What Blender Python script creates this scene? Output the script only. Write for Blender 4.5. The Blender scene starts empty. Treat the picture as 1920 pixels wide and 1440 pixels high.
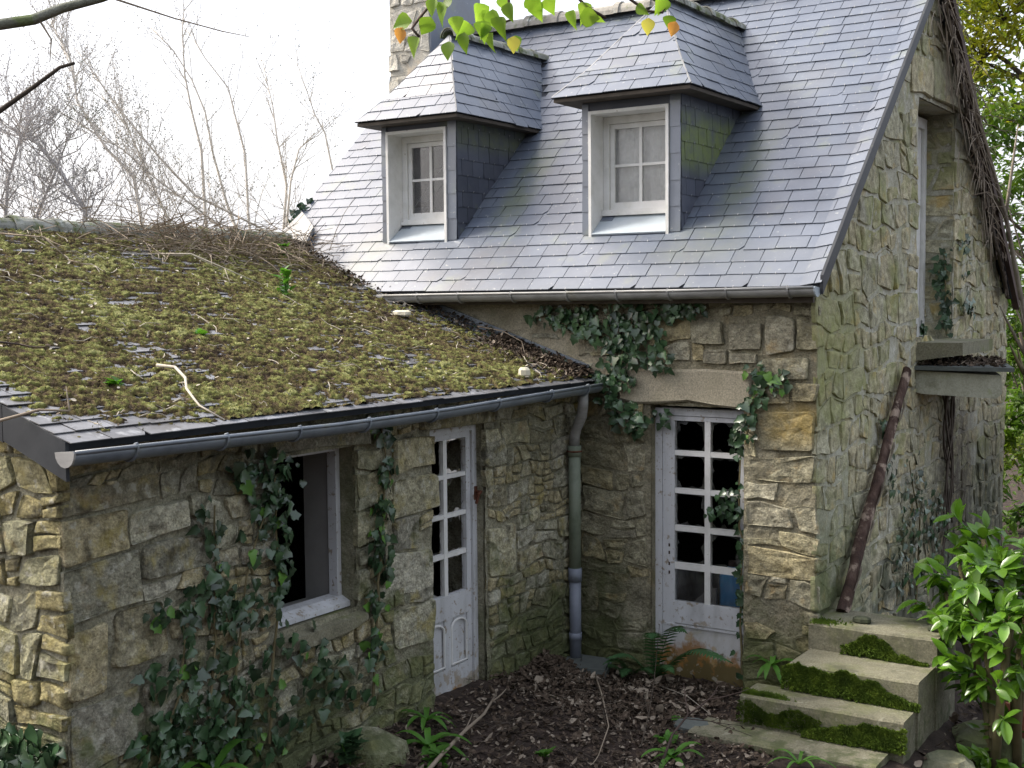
import bpy, math, random
import numpy as np
from mathutils import Vector, Matrix, noise

SC = bpy.context.scene
COL = SC.collection
random.seed(11)
PI = math.pi

# ------------------------------------------------------------------ camera
def setup_camera():
    yaw, pitch, roll = math.radians(33.042), math.radians(-3.8506), math.radians(-0.512)
    fw = Vector((-math.sin(yaw)*math.cos(pitch), math.cos(yaw)*math.cos(pitch), math.sin(pitch)))
    r = Vector((math.cos(yaw), math.sin(yaw), 0))
    u = r.cross(fw)
    r2 = r*math.cos(roll) + u*math.sin(roll)
    u2 = -r*math.sin(roll) + u*math.cos(roll)
    cd = bpy.data.cameras.new('camera')
    cd.sensor_width = 36.0
    cd.lens = 36.0*2355.38/1920.0
    cd.clip_start = 0.1
    cd.clip_end = 400
    co = bpy.data.objects.new('camera', cd)
    m = Matrix((r2, u2, -fw)).transposed().to_4x4()
    m.translation = Vector((5.1309, -8.9082, 3.0617))
    co.matrix_world = m
    COL.objects.link(co)
    SC.camera = co
setup_camera()

# ------------------------------------------------------------------ light
SUN_DIR = Vector((-0.70, -0.19, 0.68)).normalized()      # towards the sun
def setup_light():
    w = bpy.data.worlds.new('World'); SC.world = w
    w.use_nodes = True
    nt = w.node_tree
    for n in list(nt.nodes): nt.nodes.remove(n)
    out = nt.nodes.new('ShaderNodeOutputWorld')
    bg = nt.nodes.new('ShaderNodeBackground'); bg.inputs['Strength'].default_value = 0.15
    sky = nt.nodes.new('ShaderNodeTexSky'); sky.sky_type = 'NISHITA'
    sky.sun_disc = False
    sky.sun_elevation = math.asin(SUN_DIR.z)
    sky.sun_rotation = math.atan2(SUN_DIR.x, SUN_DIR.y)
    sky.air_density = 1.0; sky.dust_density = 9.0; sky.ozone_density = 1.0
    # thin bright cloud veil over the whole dome
    mix = nt.nodes.new('ShaderNodeMix'); mix.data_type = 'RGBA'
    mix.inputs['Factor'].default_value = 0.36
    mix.inputs[7].default_value = (9.0, 9.2, 9.9, 1)
    nt.links.new(sky.outputs[0], mix.inputs[6])
    nt.links.new(mix.outputs[2], bg.inputs['Color'])
    nt.links.new(bg.outputs[0], out.inputs[0])
    ld = bpy.data.lights.new('sun', 'SUN'); ld.energy = 2.5; ld.angle = math.radians(10.0)
    ld.color = (1.0, 0.95, 0.86)
    lo = bpy.data.objects.new('sun', ld)
    lo.rotation_euler = SUN_DIR.to_track_quat('Z', 'Y').to_euler()
    lo.location = (-10, -5, 14)
    COL.objects.link(lo)
    vs = SC.view_settings
    vs.view_transform = 'Standard'; vs.look = 'None'; vs.gamma = 1; vs.exposure = 0.95
    vs.use_curve_mapping = False
    SC.render.engine = 'CYCLES'
setup_light()

# ------------------------------------------------------------------ materials
def rgb(c): return (c[0], c[1], c[2], 1.0)

def make_mat(name, cols, scale=6.0, rand=0.15, rough=0.9, bump=0.3, bscale=40.0, bdist=0.01,
             layers=(), stretch=(1, 1, 1), palette=None, pal_mix=0.6, spec=0.3, transl=0.0, detail=6, bcoarse=0.0, stains=(), fine=0.0):
    """mottled procedural surface; layers: (scale, lo, hi, colour, zlo, zhi, amount)"""
    m = bpy.data.materials.new(name); m.use_nodes = True
    nt = m.node_tree; N = nt.nodes; L = nt.links
    for n in list(N): N.remove(n)
    out = N.new('ShaderNodeOutputMaterial'); bs = N.new('ShaderNodeBsdfPrincipled')
    geo = N.new('ShaderNodeNewGeometry'); oi = N.new('ShaderNodeObjectInfo')
    mp = N.new('ShaderNodeMapping'); mp.inputs['Scale'].default_value = stretch
    L.new(geo.outputs['Position'], mp.inputs['Vector'])
    n1 = N.new('ShaderNodeTexNoise'); n1.inputs['Scale'].default_value = scale; n1.inputs['Detail'].default_value = detail
    n1.inputs['Roughness'].default_value = 0.65
    L.new(mp.outputs[0], n1.inputs['Vector'])
    cr = N.new('ShaderNodeValToRGB'); el = cr.color_ramp.elements
    k = len(cols)
    el[0].position = 0.3; el[0].color = rgb(cols[0]); el[1].position = 0.7; el[1].color = rgb(cols[-1])
    for i in range(1, k-1):
        e = el.new(0.3+0.4*i/(k-1)); e.color = rgb(cols[i])
    L.new(n1.outputs['Fac'], cr.inputs[0])
    cur = cr.outputs[0]
    def mixc(a, b, fac, mode='MIX'):
        x = N.new('ShaderNodeMix'); x.data_type = 'RGBA'; x.blend_type = mode
        L.new(a, x.inputs[6])
        if isinstance(b, tuple): x.inputs[7].default_value = rgb(b)
        else: L.new(b, x.inputs[7])
        if isinstance(fac, float): x.inputs['Factor'].default_value = fac
        else: L.new(fac, x.inputs['Factor'])
        return x.outputs[2]
    if palette:
        pr = N.new('ShaderNodeValToRGB'); pr.color_ramp.interpolation = 'CONSTANT'
        pe = pr.color_ramp.elements
        pe[0].position = 0; pe[0].color = rgb(palette[0]); pe[1].position = 1.0/len(palette); pe[1].color = rgb(palette[1])
        for i in range(2, len(palette)):
            e = pe.new(i/len(palette)); e.color = rgb(palette[i])
        L.new(oi.outputs['Random'], pr.inputs[0])
        cur = mixc(cur, pr.outputs[0], float(pal_mix))
        # keep mottling on top of the per-piece colour
        n1b = N.new('ShaderNodeTexNoise'); n1b.inputs['Scale'].default_value = scale*2.3; n1b.inputs['Detail'].default_value = 5
        L.new(geo.outputs['Position'], n1b.inputs['Vector'])
        mr = N.new('ShaderNodeMapRange'); mr.inputs[1].default_value = 0.3; mr.inputs[2].default_value = 0.7
        mr.inputs[3].default_value = 0.6; mr.inputs[4].default_value = 1.35
        L.new(n1b.outputs['Fac'], mr.inputs[0])
        cur = mixc(cur, mr.outputs[0], 1.0, 'MULTIPLY')
    if fine:
        nf = N.new('ShaderNodeTexNoise'); nf.inputs['Scale'].default_value = 75; nf.inputs['Detail'].default_value = 6; nf.inputs['Roughness'].default_value = .75
        L.new(geo.outputs['Position'], nf.inputs['Vector'])
        mr = N.new('ShaderNodeMapRange'); mr.inputs[1].default_value = .32; mr.inputs[2].default_value = .68; mr.inputs[3].default_value = 1-fine*1.3; mr.inputs[4].default_value = 1+fine
        L.new(nf.outputs['Fac'], mr.inputs[0]); cur = mixc(cur, mr.outputs[0], 1.0, 'MULTIPLY')
    if rand:
        wn = N.new('ShaderNodeTexWhiteNoise'); wn.noise_dimensions = '1D'
        L.new(oi.outputs['Random'], wn.inputs['W'])
        mr = N.new('ShaderNodeMapRange'); mr.inputs[3].default_value = 1-rand; mr.inputs[4].default_value = 1+rand
        L.new(wn.outputs['Value'], mr.inputs[0])
        cur = mixc(cur, mr.outputs[0], 1.0, 'MULTIPLY')
    sep = N.new('ShaderNodeSeparateXYZ'); L.new(geo.outputs['Position'], sep.inputs[0])
    for ly in layers:
        sc, lo, hi, c, z0, z1, amt = ly
        nn = N.new('ShaderNodeTexNoise'); nn.inputs['Scale'].default_value = sc; nn.inputs['Detail'].default_value = 7
        nn.inputs['Roughness'].default_value = 0.6
        L.new(geo.outputs['Position'], nn.inputs['Vector'])
        src = nn.outputs['Fac']
        if z0 is not None:
            zr = N.new('ShaderNodeMapRange'); zr.inputs[1].default_value = z0; zr.inputs[2].default_value = z1
            zr.inputs[3].default_value = 0.22; zr.inputs[4].default_value = -0.35
            L.new(sep.outputs['Z'], zr.inputs[0])
            ad = N.new('ShaderNodeMath'); ad.operation = 'ADD'
            L.new(src, ad.inputs[0]); L.new(zr.outputs[0], ad.inputs[1]); src = ad.outputs[0]
        mm = N.new('ShaderNodeMapRange'); mm.inputs[1].default_value = lo; mm.inputs[2].default_value = hi
        mm.inputs[4].default_value = amt
        L.new(src, mm.inputs[0])
        cur = mixc(cur, c, mm.outputs[0])
    for st in stains:
        hax = 'X'
        if isinstance(st[0], str): hax, st = st[0], st[1:]
        xa, xb, za, zb, c, amt = st
        # a damp algae stain with its own place on the surface
        prod = None
        for ax, a, b in ((hax, xa, xb), ('Z', za, zb)):
            w = (b-a)*.36
            for (p, q) in ((a, a+w), (b, b-w)):
                r = N.new('ShaderNodeMapRange'); r.interpolation_type = 'SMOOTHSTEP'
                r.inputs[1].default_value = min(p, q); r.inputs[2].default_value = max(p, q)
                r.inputs[3].default_value = 0 if p < q else 1; r.inputs[4].default_value = 1 if p < q else 0
                L.new(sep.outputs[ax], r.inputs[0])
                if prod is None: prod = r.outputs[0]
                else:
                    mu = N.new('ShaderNodeMath'); mu.operation = 'MULTIPLY'; L.new(prod, mu.inputs[0]); L.new(r.outputs[0], mu.inputs[1]); prod = mu.outputs[0]
        nn = N.new('ShaderNodeTexNoise'); nn.inputs['Scale'].default_value = 7; nn.inputs['Detail'].default_value = 6; nn.inputs['Roughness'].default_value = .7
        L.new(geo.outputs['Position'], nn.inputs['Vector'])
        r = N.new('ShaderNodeMapRange'); r.inputs[1].default_value = .27; r.inputs[2].default_value = .56; r.inputs[4].default_value = amt
        L.new(nn.outputs['Fac'], r.inputs[0])
        mu = N.new('ShaderNodeMath'); mu.operation = 'MULTIPLY'; L.new(prod, mu.inputs[0]); L.new(r.outputs[0], mu.inputs[1])
        cur = mixc(cur, c, mu.outputs[0])
    L.new(cur, bs.inputs['Base Color'])
    bs.inputs['Roughness'].default_value = rough
    bs.inputs['Specular IOR Level'].default_value = spec
    if bump:
        nb = N.new('ShaderNodeTexNoise'); nb.inputs['Scale'].default_value = bscale; nb.inputs['Detail'].default_value = 8
        nb.inputs['Roughness'].default_value = 0.7
        L.new(mp.outputs[0], nb.inputs['Vector'])
        bp = N.new('ShaderNodeBump'); bp.inputs['Strength'].default_value = bump; bp.inputs['Distance'].default_value = bdist
        src = nb.outputs['Fac']
        if bcoarse:
            nc = N.new('ShaderNodeTexNoise'); nc.inputs['Scale'].default_value = bcoarse; nc.inputs['Detail'].default_value = 4
            L.new(mp.outputs[0], nc.inputs['Vector'])
            ma = N.new('ShaderNodeMath'); ma.operation = 'MULTIPLY_ADD'; ma.inputs[1].default_value = 2.0
            L.new(nc.outputs['Fac'], ma.inputs[0]); L.new(src, ma.inputs[2]); src = ma.outputs[0]
        L.new(src, bp.inputs['Height']); L.new(bp.outputs[0], bs.inputs['Normal'])
    res = bs.outputs[0]
    if transl:
        tr = N.new('ShaderNodeBsdfTranslucent'); ms = N.new('ShaderNodeMixShader'); ms.inputs[0].default_value = transl
        br = N.new('ShaderNodeMix'); br.data_type = 'RGBA'; br.blend_type = 'MULTIPLY'; br.inputs['Factor'].default_value = 1.0
        br.inputs[7].default_value = (1.7, 1.8, 0.9, 1)
        L.new(cur, br.inputs[6]); L.new(br.outputs[2], tr.inputs['Color'])
        L.new(res, ms.inputs[1]); L.new(tr.outputs[0], ms.inputs[2]); res = ms.outputs[0]
    L.new(res, out.inputs[0])
    return m

M = {}
STONES = [(.42, .39, .24), (.34, .335, .24), (.37, .365, .28), (.45, .39, .21), (.29, .29, .21), (.42, .41, .35), (.46, .36, .15), (.26, .265, .215), (.35, .30, .18), (.46, .45, .38)]
OLD_ = [(.30, .265, .18), (.25, .235, .18), (.27, .25, .20), (.33, .28, .17), (.22, .21, .16), (.29, .27, .23), (.34, .27, .14), (.20, .20, .17), (.26, .215, .145), (.31, .29, .23)]
LICHEN = [(13, .56, .65, (.54, .53, .44), None, None, .75), (5.5, .55, .68, (.42, .35, .11), None, None, .65), (4.0, .60, .75, (.34, .20, .06), None, None, .5), (6, .57, .68, (.065, .06, .045), None, None, .75), (3.0, .52, .66, (.12, .145, .05), 0.2, 2.6, .75)]
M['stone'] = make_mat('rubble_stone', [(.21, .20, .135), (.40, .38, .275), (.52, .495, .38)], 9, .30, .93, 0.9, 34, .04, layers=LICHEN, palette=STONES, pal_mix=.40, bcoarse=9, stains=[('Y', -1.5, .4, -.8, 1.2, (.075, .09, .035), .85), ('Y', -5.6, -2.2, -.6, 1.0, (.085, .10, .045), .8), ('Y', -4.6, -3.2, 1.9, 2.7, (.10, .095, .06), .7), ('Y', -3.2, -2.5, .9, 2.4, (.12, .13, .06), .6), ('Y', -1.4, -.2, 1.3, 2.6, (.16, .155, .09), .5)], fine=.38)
M['stone_lichen'] = make_mat('lichen_rubble_stone', [(.17, .165, .085), (.31, .30, .17), (.40, .38, .22)], 9, .25, .93, 0.9, 34, .04,  # end wall stone with a yellow-green lichen tint
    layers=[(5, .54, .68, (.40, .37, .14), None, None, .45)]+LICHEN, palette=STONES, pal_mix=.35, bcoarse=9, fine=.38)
M['stone_warm'] = make_mat('warm_rubble_stone', [(.22, .195, .12), (.39, .355, .24), (.50, .46, .325)], 7, .20, .93, 0.9, 34, .04,
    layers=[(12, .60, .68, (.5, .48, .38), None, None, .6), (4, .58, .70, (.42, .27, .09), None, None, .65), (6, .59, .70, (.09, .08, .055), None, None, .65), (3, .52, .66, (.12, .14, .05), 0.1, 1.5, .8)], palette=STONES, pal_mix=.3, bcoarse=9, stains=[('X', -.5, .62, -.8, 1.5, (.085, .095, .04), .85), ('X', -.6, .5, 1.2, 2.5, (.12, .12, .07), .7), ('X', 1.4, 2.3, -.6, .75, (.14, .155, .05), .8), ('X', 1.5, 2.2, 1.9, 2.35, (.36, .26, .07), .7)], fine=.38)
M['mortar'] = make_mat('lime_mortar', [(.15, .14, .095), (.33, .315, .225), (.47, .45, .345)], 6, .0, .95, 1.0, 42, .03,
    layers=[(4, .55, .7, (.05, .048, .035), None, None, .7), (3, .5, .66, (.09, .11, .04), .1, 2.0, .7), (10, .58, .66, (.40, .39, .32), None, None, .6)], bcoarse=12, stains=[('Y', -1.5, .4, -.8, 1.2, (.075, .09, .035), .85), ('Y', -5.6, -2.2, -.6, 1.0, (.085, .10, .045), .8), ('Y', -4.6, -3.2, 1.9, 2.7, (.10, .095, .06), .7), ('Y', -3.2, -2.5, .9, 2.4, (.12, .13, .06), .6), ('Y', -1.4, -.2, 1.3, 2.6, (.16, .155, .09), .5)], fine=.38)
M['mortar_warm'] = make_mat('warm_lime_render', [(.19, .17, .11), (.31, .285, .20), (.41, .38, .28)], 5, .0, .95, 1.0, 42, .03,
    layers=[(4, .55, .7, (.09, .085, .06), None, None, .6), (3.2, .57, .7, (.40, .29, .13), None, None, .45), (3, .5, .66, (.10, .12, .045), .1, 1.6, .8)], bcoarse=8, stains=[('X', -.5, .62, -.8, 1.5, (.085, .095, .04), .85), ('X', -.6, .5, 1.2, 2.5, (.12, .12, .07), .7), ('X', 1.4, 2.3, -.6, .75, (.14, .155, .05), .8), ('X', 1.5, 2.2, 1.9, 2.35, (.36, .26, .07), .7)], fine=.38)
M['gable_stone'] = make_mat('gable_stone', [(.23, .215, .14), (.38, .36, .25), (.48, .46, .35)], 7, .16, .93, 0.6, 36, .02,
    layers=[(6, .58, .70, (.46, .45, .38), None, None, .55), (4, .56, .68, (.42, .30, .10), None, None, .7), (5, .58, .69, (.085, .08, .055), None, None, .65), (2.2, .50, .64, (.22, .245, .085), None, None, .6), (2.2, .46, .60, (.055, .06, .045), -.4, 2.3, .8)],
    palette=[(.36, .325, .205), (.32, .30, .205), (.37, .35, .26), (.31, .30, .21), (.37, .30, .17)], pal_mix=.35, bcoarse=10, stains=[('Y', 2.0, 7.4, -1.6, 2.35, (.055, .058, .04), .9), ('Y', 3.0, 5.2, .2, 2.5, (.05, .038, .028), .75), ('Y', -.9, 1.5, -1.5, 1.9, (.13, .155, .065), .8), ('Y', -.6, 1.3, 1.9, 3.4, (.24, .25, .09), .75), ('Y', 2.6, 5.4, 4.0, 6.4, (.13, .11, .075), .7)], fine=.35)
M['gable_render'] = make_mat('gable_lime_render', [(.25, .245, .175), (.37, .36, .285), (.47, .465, .40)], 3.5, .0, .95, 0.45, 34, .02,
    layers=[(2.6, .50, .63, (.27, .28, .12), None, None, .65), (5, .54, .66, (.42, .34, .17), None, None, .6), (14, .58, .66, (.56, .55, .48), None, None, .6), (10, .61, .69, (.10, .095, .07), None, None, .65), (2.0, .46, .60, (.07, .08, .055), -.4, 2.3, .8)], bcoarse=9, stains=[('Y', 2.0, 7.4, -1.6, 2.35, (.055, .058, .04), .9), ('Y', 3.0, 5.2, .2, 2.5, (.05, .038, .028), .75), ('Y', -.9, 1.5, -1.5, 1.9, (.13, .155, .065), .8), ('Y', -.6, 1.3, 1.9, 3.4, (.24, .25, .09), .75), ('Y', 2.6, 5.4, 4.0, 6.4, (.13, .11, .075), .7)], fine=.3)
M['wall_render'] = make_mat('wall_lime_render', [(.20, .18, .125), (.29, .265, .195), (.36, .33, .25)], 4, .0, .95, 0.7, 50, .015,
    layers=[(3, .54, .7, (.14, .135, .07), None, None, .55), (7, .62, .72, (.09, .085, .06), None, None, .6)], bcoarse=7, fine=.38)
M['chimney_stone'] = make_mat('pale_chimney_stone', [(.34, .32, .27), (.46, .44, .38), (.55, .53, .47)], 7, .12, .93, .6, 40, .02, layers=[(5, .58, .68, (.20, .18, .14), None, None, .6), (4, .58, .7, (.50, .38, .25), None, None, .5)], fine=.3)
M['granite'] = make_mat('granite_lintel', [(.25, .225, .165), (.33, .30, .225), (.38, .345, .26)], 60, .05, .9, 0.4, 110, .006,
    layers=[(3, .55, .7, (.2, .19, .13), None, None, .5)], fine=.38)
SL_LAYERS = [(3.2, .58, .74, (.20, .23, .10), None, None, .35), (24, .65, .70, (.36, .38, .35), None, None, .65), (1.3, .52, .70, (.10, .095, .10), None, None, .45), (.8, .5, .7, (.16, .175, .19), None, None, .5)]
M['slate'] = make_mat('roof_slate', [(.072, .090, .126), (.094, .114, .152), (.114, .135, .174)], 3, .12, .36, 0.16, 30, .003, layers=SL_LAYERS, spec=1.0,
    stains=[(-1.30, -.82, 3.55, 4.75, (.12, .145, .07), .55), (.92, 1.34, 3.50, 4.72, (.13, .15, .08), .5), (-2.7, -2.0, 3.2, 3.75, (.22, .23, .13), .3), (.5, 1.5, 3.25, 3.75, (.18, .195, .12), .25)])
M['slate_old'] = make_mat('dirty_old_slate', [(.07, .066, .064), (.13, .132, .14), (.21, .22, .245)], 3.0, .25, .42, .3, 30, .004, layers=[(5, .57, .68, (.055, .045, .030), None, None, .7), (9, .60, .67, (.36, .37, .38), None, None, .6)], spec=.8)
M['slate_dark'] = make_mat('shade_toned_cladding_slate', [(.048, .055, .078), (.065, .073, .098), (.08, .088, .112)], 4, .15, .5, 0.2, 30, .004,  # darker slate for the dormer cheeks, their shade put into the colour
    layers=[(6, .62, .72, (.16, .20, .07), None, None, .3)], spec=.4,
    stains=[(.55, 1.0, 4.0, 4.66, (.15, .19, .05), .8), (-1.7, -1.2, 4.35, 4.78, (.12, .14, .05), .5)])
M['slate_verge'] = make_mat('dark_verge_slate', [(.020, .023, .028), (.030, .034, .039), (.040, .044, .049)], 4, .15, .55, .2, 30, .004, layers=[(9, .62, .7, (.10, .11, .09), None, None, .5)])
M['slate_deck'] = make_mat('slate_underlay', [(.03, .033, .04), (.05, .055, .065)], 5, 0, .8, 0)
M['ridge_tile'] = make_mat('ridge_tile', [(.20, .19, .17), (.30, .285, .25), (.38, .36, .31)], 9, .15, .9, .5, 60, .008,
    layers=[(5, .58, .66, (.12, .15, .05), None, None, .7), (11, .60, .66, (.5, .52, .48), None, None, .7)])
M['ridge_tile_mossy'] = make_mat('mossy_ridge_tile', [(.13, .14, .11), (.22, .225, .2), (.3, .31, .28)], 8, .2, .9, .6, 60, .01,
    layers=[(7, .50, .60, (.085, .11, .03), None, None, .85), (9, .60, .66, (.4, .43, .4), None, None, .7)])
M['hook'] = make_mat('bright_hook', [(.32, .33, .34), (.42, .43, .44)], 5, 0, .45, 0, spec=.6)
M['zinc'] = make_mat('weathered_zinc', [(.16, .16, .155), (.24, .24, .235), (.30, .30, .29)], 5, .1, .45, .1, 30, .003,
    layers=[(4, .55, .7, (.16, .15, .10), None, None, .6)], spec=.6, stretch=(1, 1, 3))
M['zinc_blue'] = make_mat('blue_grey_zinc', [(.10, .12, .145), (.15, .175, .205), (.19, .215, .24)], 5, .1, .42, .08, 30, .003,
    layers=[(5, .58, .7, (.12, .13, .10), None, None, .5)], spec=.6)
M['zinc_sill'] = make_mat('pale_zinc_sill', [(.30, .345, .38), (.39, .44, .48)], 4, .05, .5, .05, 30, .003, spec=.5)
M['pipe_green'] = make_mat('algae_stained_pipe', [(.11, .14, .105), (.17, .20, .15), (.22, .25, .20)], 5, .05, .6, .05, 30, .002, stretch=(1, 1, .4),
    layers=[(6, .55, .7, (.08, .10, .06), None, None, .5)])
M['pipe_blue'] = make_mat('grey_blue_pipe', [(.17, .19, .24), (.22, .245, .30)], 5, .05, .5, .05, 30, .002, layers=[(8, .58, .7, (.12, .13, .11), None, None, .5)])
M['white_paint'] = make_mat('white_paint', [(.56, .56, .53), (.65, .65, .63), (.71, .71, .70)], 7, .04, .55, .15, 60, .003,
    layers=[(14, .66, .71, (.33, .30, .24), None, None, .8), (4, .6, .75, (.5, .49, .42), None, None, .5)], spec=.4)
M['door_paint'] = make_mat('peeling_door_paint', [(.38, .385, .39), (.50, .51, .525), (.56, .575, .60)], 6, .03, .6, .35, 50, .004, stretch=(1, 1, .35),
    layers=[(16, .60, .65, (.24, .19, .13), None, None, .8), (9, .60, .66, (.30, .25, .18), .15, 1.1, .75), (40, .62, .66, (.20, .16, .11), None, None, .8), (6, .56, .64, (.30, .15, .035), 0.05, 0.62, .95), (9, .56, .64, (.09, .10, .045), -.05, .62, .8)])
M['rust_panel'] = make_mat('rust_stained_panel', [(.38, .37, .33), (.50, .50, .49), (.56, .56, .56)], 6, 0, .7, .4, 40, .005, stretch=(1, 1, .5),
    layers=[(7, .50, .60, (.36, .23, .075), .10, .62, .9), (5, .53, .63, (.27, .13, .03), .12, .58, .85), (11, .54, .62, (.11, .095, .04), .05, .6, .85), (14, .58, .64, (.45, .43, .36), None, None, .6)])
M['reflection_grey'] = make_mat('reflection_grey', [(.22, .215, .205), (.29, .285, .275)], 5, .05, .7, .1, 40, .003)
M['grey_dark_board'] = make_mat('dull_grey_board', [(.10, .095, .09), (.15, .145, .135)], 5, .05, .8, .1, 40, .003)
M['plaster'] = make_mat('grey_reveal_plaster', [(.24, .235, .225), (.30, .295, .285)], 4, 0, .9, .2, 30, .004)
M['interior'] = make_mat('unlit_interior_black', [(.010, .0095, .009), (.016, .015, .014)], 2, 0, .95, 0)  # near-black so rooms look unlit; the darkness is put into the colour
M['soffit'] = make_mat('dark_wood_soffit', [(.06, .05, .04), (.10, .085, .07)], 9, .1, .8, .2, 40, .003)
M['concrete'] = make_mat('weathered_concrete', [(.13, .125, .085), (.19, .18, .125), (.25, .24, .17)], 5, .06, .95, .6, 70, .006,
    layers=[(2.6, .48, .63, (.12, .135, .05), None, None, .75), (5, .52, .66, (.075, .072, .05), None, None, .7), (9, .5, .64, (.06, .075, .03), -.25, .75, .7), (14, .60, .68, (.32, .31, .24), None, None, .5)], bcoarse=9, fine=.38)
M['concrete_pale'] = make_mat('pale_mossy_concrete', [(.30, .30, .23), (.40, .40, .32), (.47, .47, .39)], 5, 0, .95, .4, 60, .005, stretch=(1, 1, .4), layers=[(5, .53, .66, (.14, .15, .09), None, None, .6), (8, .58, .68, (.26, .30, .14), None, None, .5)], fine=.2)
M['concrete_dark'] = make_mat('damp_concrete', [(.08, .09, .085), (.13, .145, .135)], 6, .06, .9, .5, 60, .006)
M['bark_dark'] = make_mat('dark_bark', [(.05, .04, .032), (.10, .08, .062)], 20, .1, .95, .8, 60, .01, stretch=(1, 1, .3))
M['bark_pale'] = make_mat('pale_bark', [(.13, .11, .085), (.22, .19, .15), (.28, .25, .20)], 14, .15, .9, .6, 60, .008, stretch=(1, 1, .3))
M['bark_moss'] = make_mat('mossy_bark', [(.11, .12, .09), (.20, .21, .17), (.27, .28, .25)], 18, .1, .95, .8, 60, .01,
    layers=[(9, .52, .6, (.10, .14, .04), None, None, .8)])
M['bark_green'] = make_mat('green_brown_bark', [(.10, .085, .04), (.16, .135, .07)], 10, .1, .8, .4, 40, .005)
M['twig'] = make_mat('dry_twig', [(.20, .16, .12), (.30, .25, .19)], 10, .2, .9, 0)
M['twig_pale'] = make_mat('bleached_twig', [(.34, .30, .24), (.46, .42, .35)], 10, .2, .9, 0)
M['twig_dark'] = make_mat('dark_twig', [(.05, .035, .03), (.09, .065, .055)], 10, .2, .9, 0)
M['sapling'] = make_mat('glare_paled_sapling_bark', [(.44, .41, .36), (.6, .56, .50)], 10, .15, .9, 0)  # bark paled: the glare of the bright sky is put into the colour
M['thicket_bark'] = make_mat('thicket_bark', [(.31, .29, .28), (.44, .42, .40)], 10, .2, .9, 0)  # paled likewise, sky glare behind the twigs mixed into the bark tone
M['rot'] = make_mat('rotten_wood', [(.035, .022, .018), (.075, .045, .035), (.14, .095, .075)], 12, 0, .95, .9, 40, .02, stretch=(1, 1, .3),
    layers=[(5, .55, .61, (.36, .28, .22), None, None, .9)])
M['ivy'] = make_mat('ivy_leaf', [(.016, .040, .018), (.028, .064, .026), (.044, .09, .036)], 6, .45, .33, 0, spec=.6)
M['ivy_young'] = make_mat('young_ivy_leaf', [(.06, .15, .02), (.09, .20, .03)], 6, .3, .45, 0, spec=.45)
M['laurel'] = make_mat('laurel_leaf', [(.06, .145, .012), (.095, .205, .018), (.13, .25, .026)], 5, .35, .28, 0, spec=.5, transl=.25)
M['leaf_green'] = make_mat('translucent_leaf', [(.10, .18, .026), (.14, .225, .036), (.19, .27, .055)], 9, .25, .5, 0, transl=.5)
M['leaf_yellow'] = make_mat('yellowing_leaf', [(.42, .38, .10), (.5, .42, .14)], 9, .2, .5, 0, transl=.5)
M['leaf_orange'] = make_mat('orange_leaf', [(.40, .17, .06), (.46, .22, .09)], 9, .1, .5, 0, transl=.45)
M['tree_leaf'] = make_mat('tree_foliage', [(.035, .085, .012), (.075, .14, .018), (.15, .19, .025)], .9, .1, .5, 0, transl=.35, detail=3)
M['tree_leaf_y'] = make_mat('yellow_green_foliage', [(.09, .13, .014), (.19, .21, .022), (.32, .29, .03)], 1.1, .1, .5, 0, transl=.4, detail=3)
M['fern'] = make_mat('fern_frond', [(.03, .085, .03), (.055, .13, .045)], 7, .2, .6, 0, transl=.2)
M['weed'] = make_mat('weed_leaf', [(.05, .145, .018), (.085, .20, .03)], 8, .25, .5, 0, transl=.3)
M['moss_step'] = make_mat('bright_moss', [(.03, .055, .005), (.07, .115, .009), (.13, .185, .018)], 9, 0, .95, .8, 120, .01)
M['litter'] = make_mat('leaf_litter', [(.030, .021, .014), (.065, .046, .032), (.15, .115, .085)], 30, .1, .9, .3, 80, .005)
M['litter_pale'] = make_mat('pale_dead_leaf', [(.19, .155, .12), (.32, .27, .21)], 25, .1, .85, 0)
M['soil'] = make_mat('dark_soil', [(.018, .013, .010), (.04, .028, .022), (.07, .05, .04)], 7, 0, .95, .8, 50, .02)
M['chip'] = make_mat('pale_mortar_chip', [(.50, .47, .36), (.62, .58, .46)], 20, .05, .9, .4, 60, .005)
M['dark_pebble'] = make_mat('dark_mossy_pebble', [(.04, .045, .03), (.075, .085, .05)], 20, 0, .95, .5, 60, .006)
M['iron'] = make_mat('rusty_iron', [(.07, .025, .015), (.14, .055, .03)], 30, 0, .85, .4, 80, .003)
M['blue'] = make_mat('blue_plastic', [(.03, .16, .34), (.04, .2, .4)], 3, 0, .45, 0)
M['curtain'] = make_mat('grey_net_curtain', [(.60, .61, .59), (.74, .75, .73)], 3, 0, .9, .3, 30, .01, stretch=(3, 1, .4))
M['terracotta'] = make_mat('terracotta', [(.20, .07, .04), (.28, .10, .06)], 8, .1, .85, .2, 40, .004)

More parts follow.
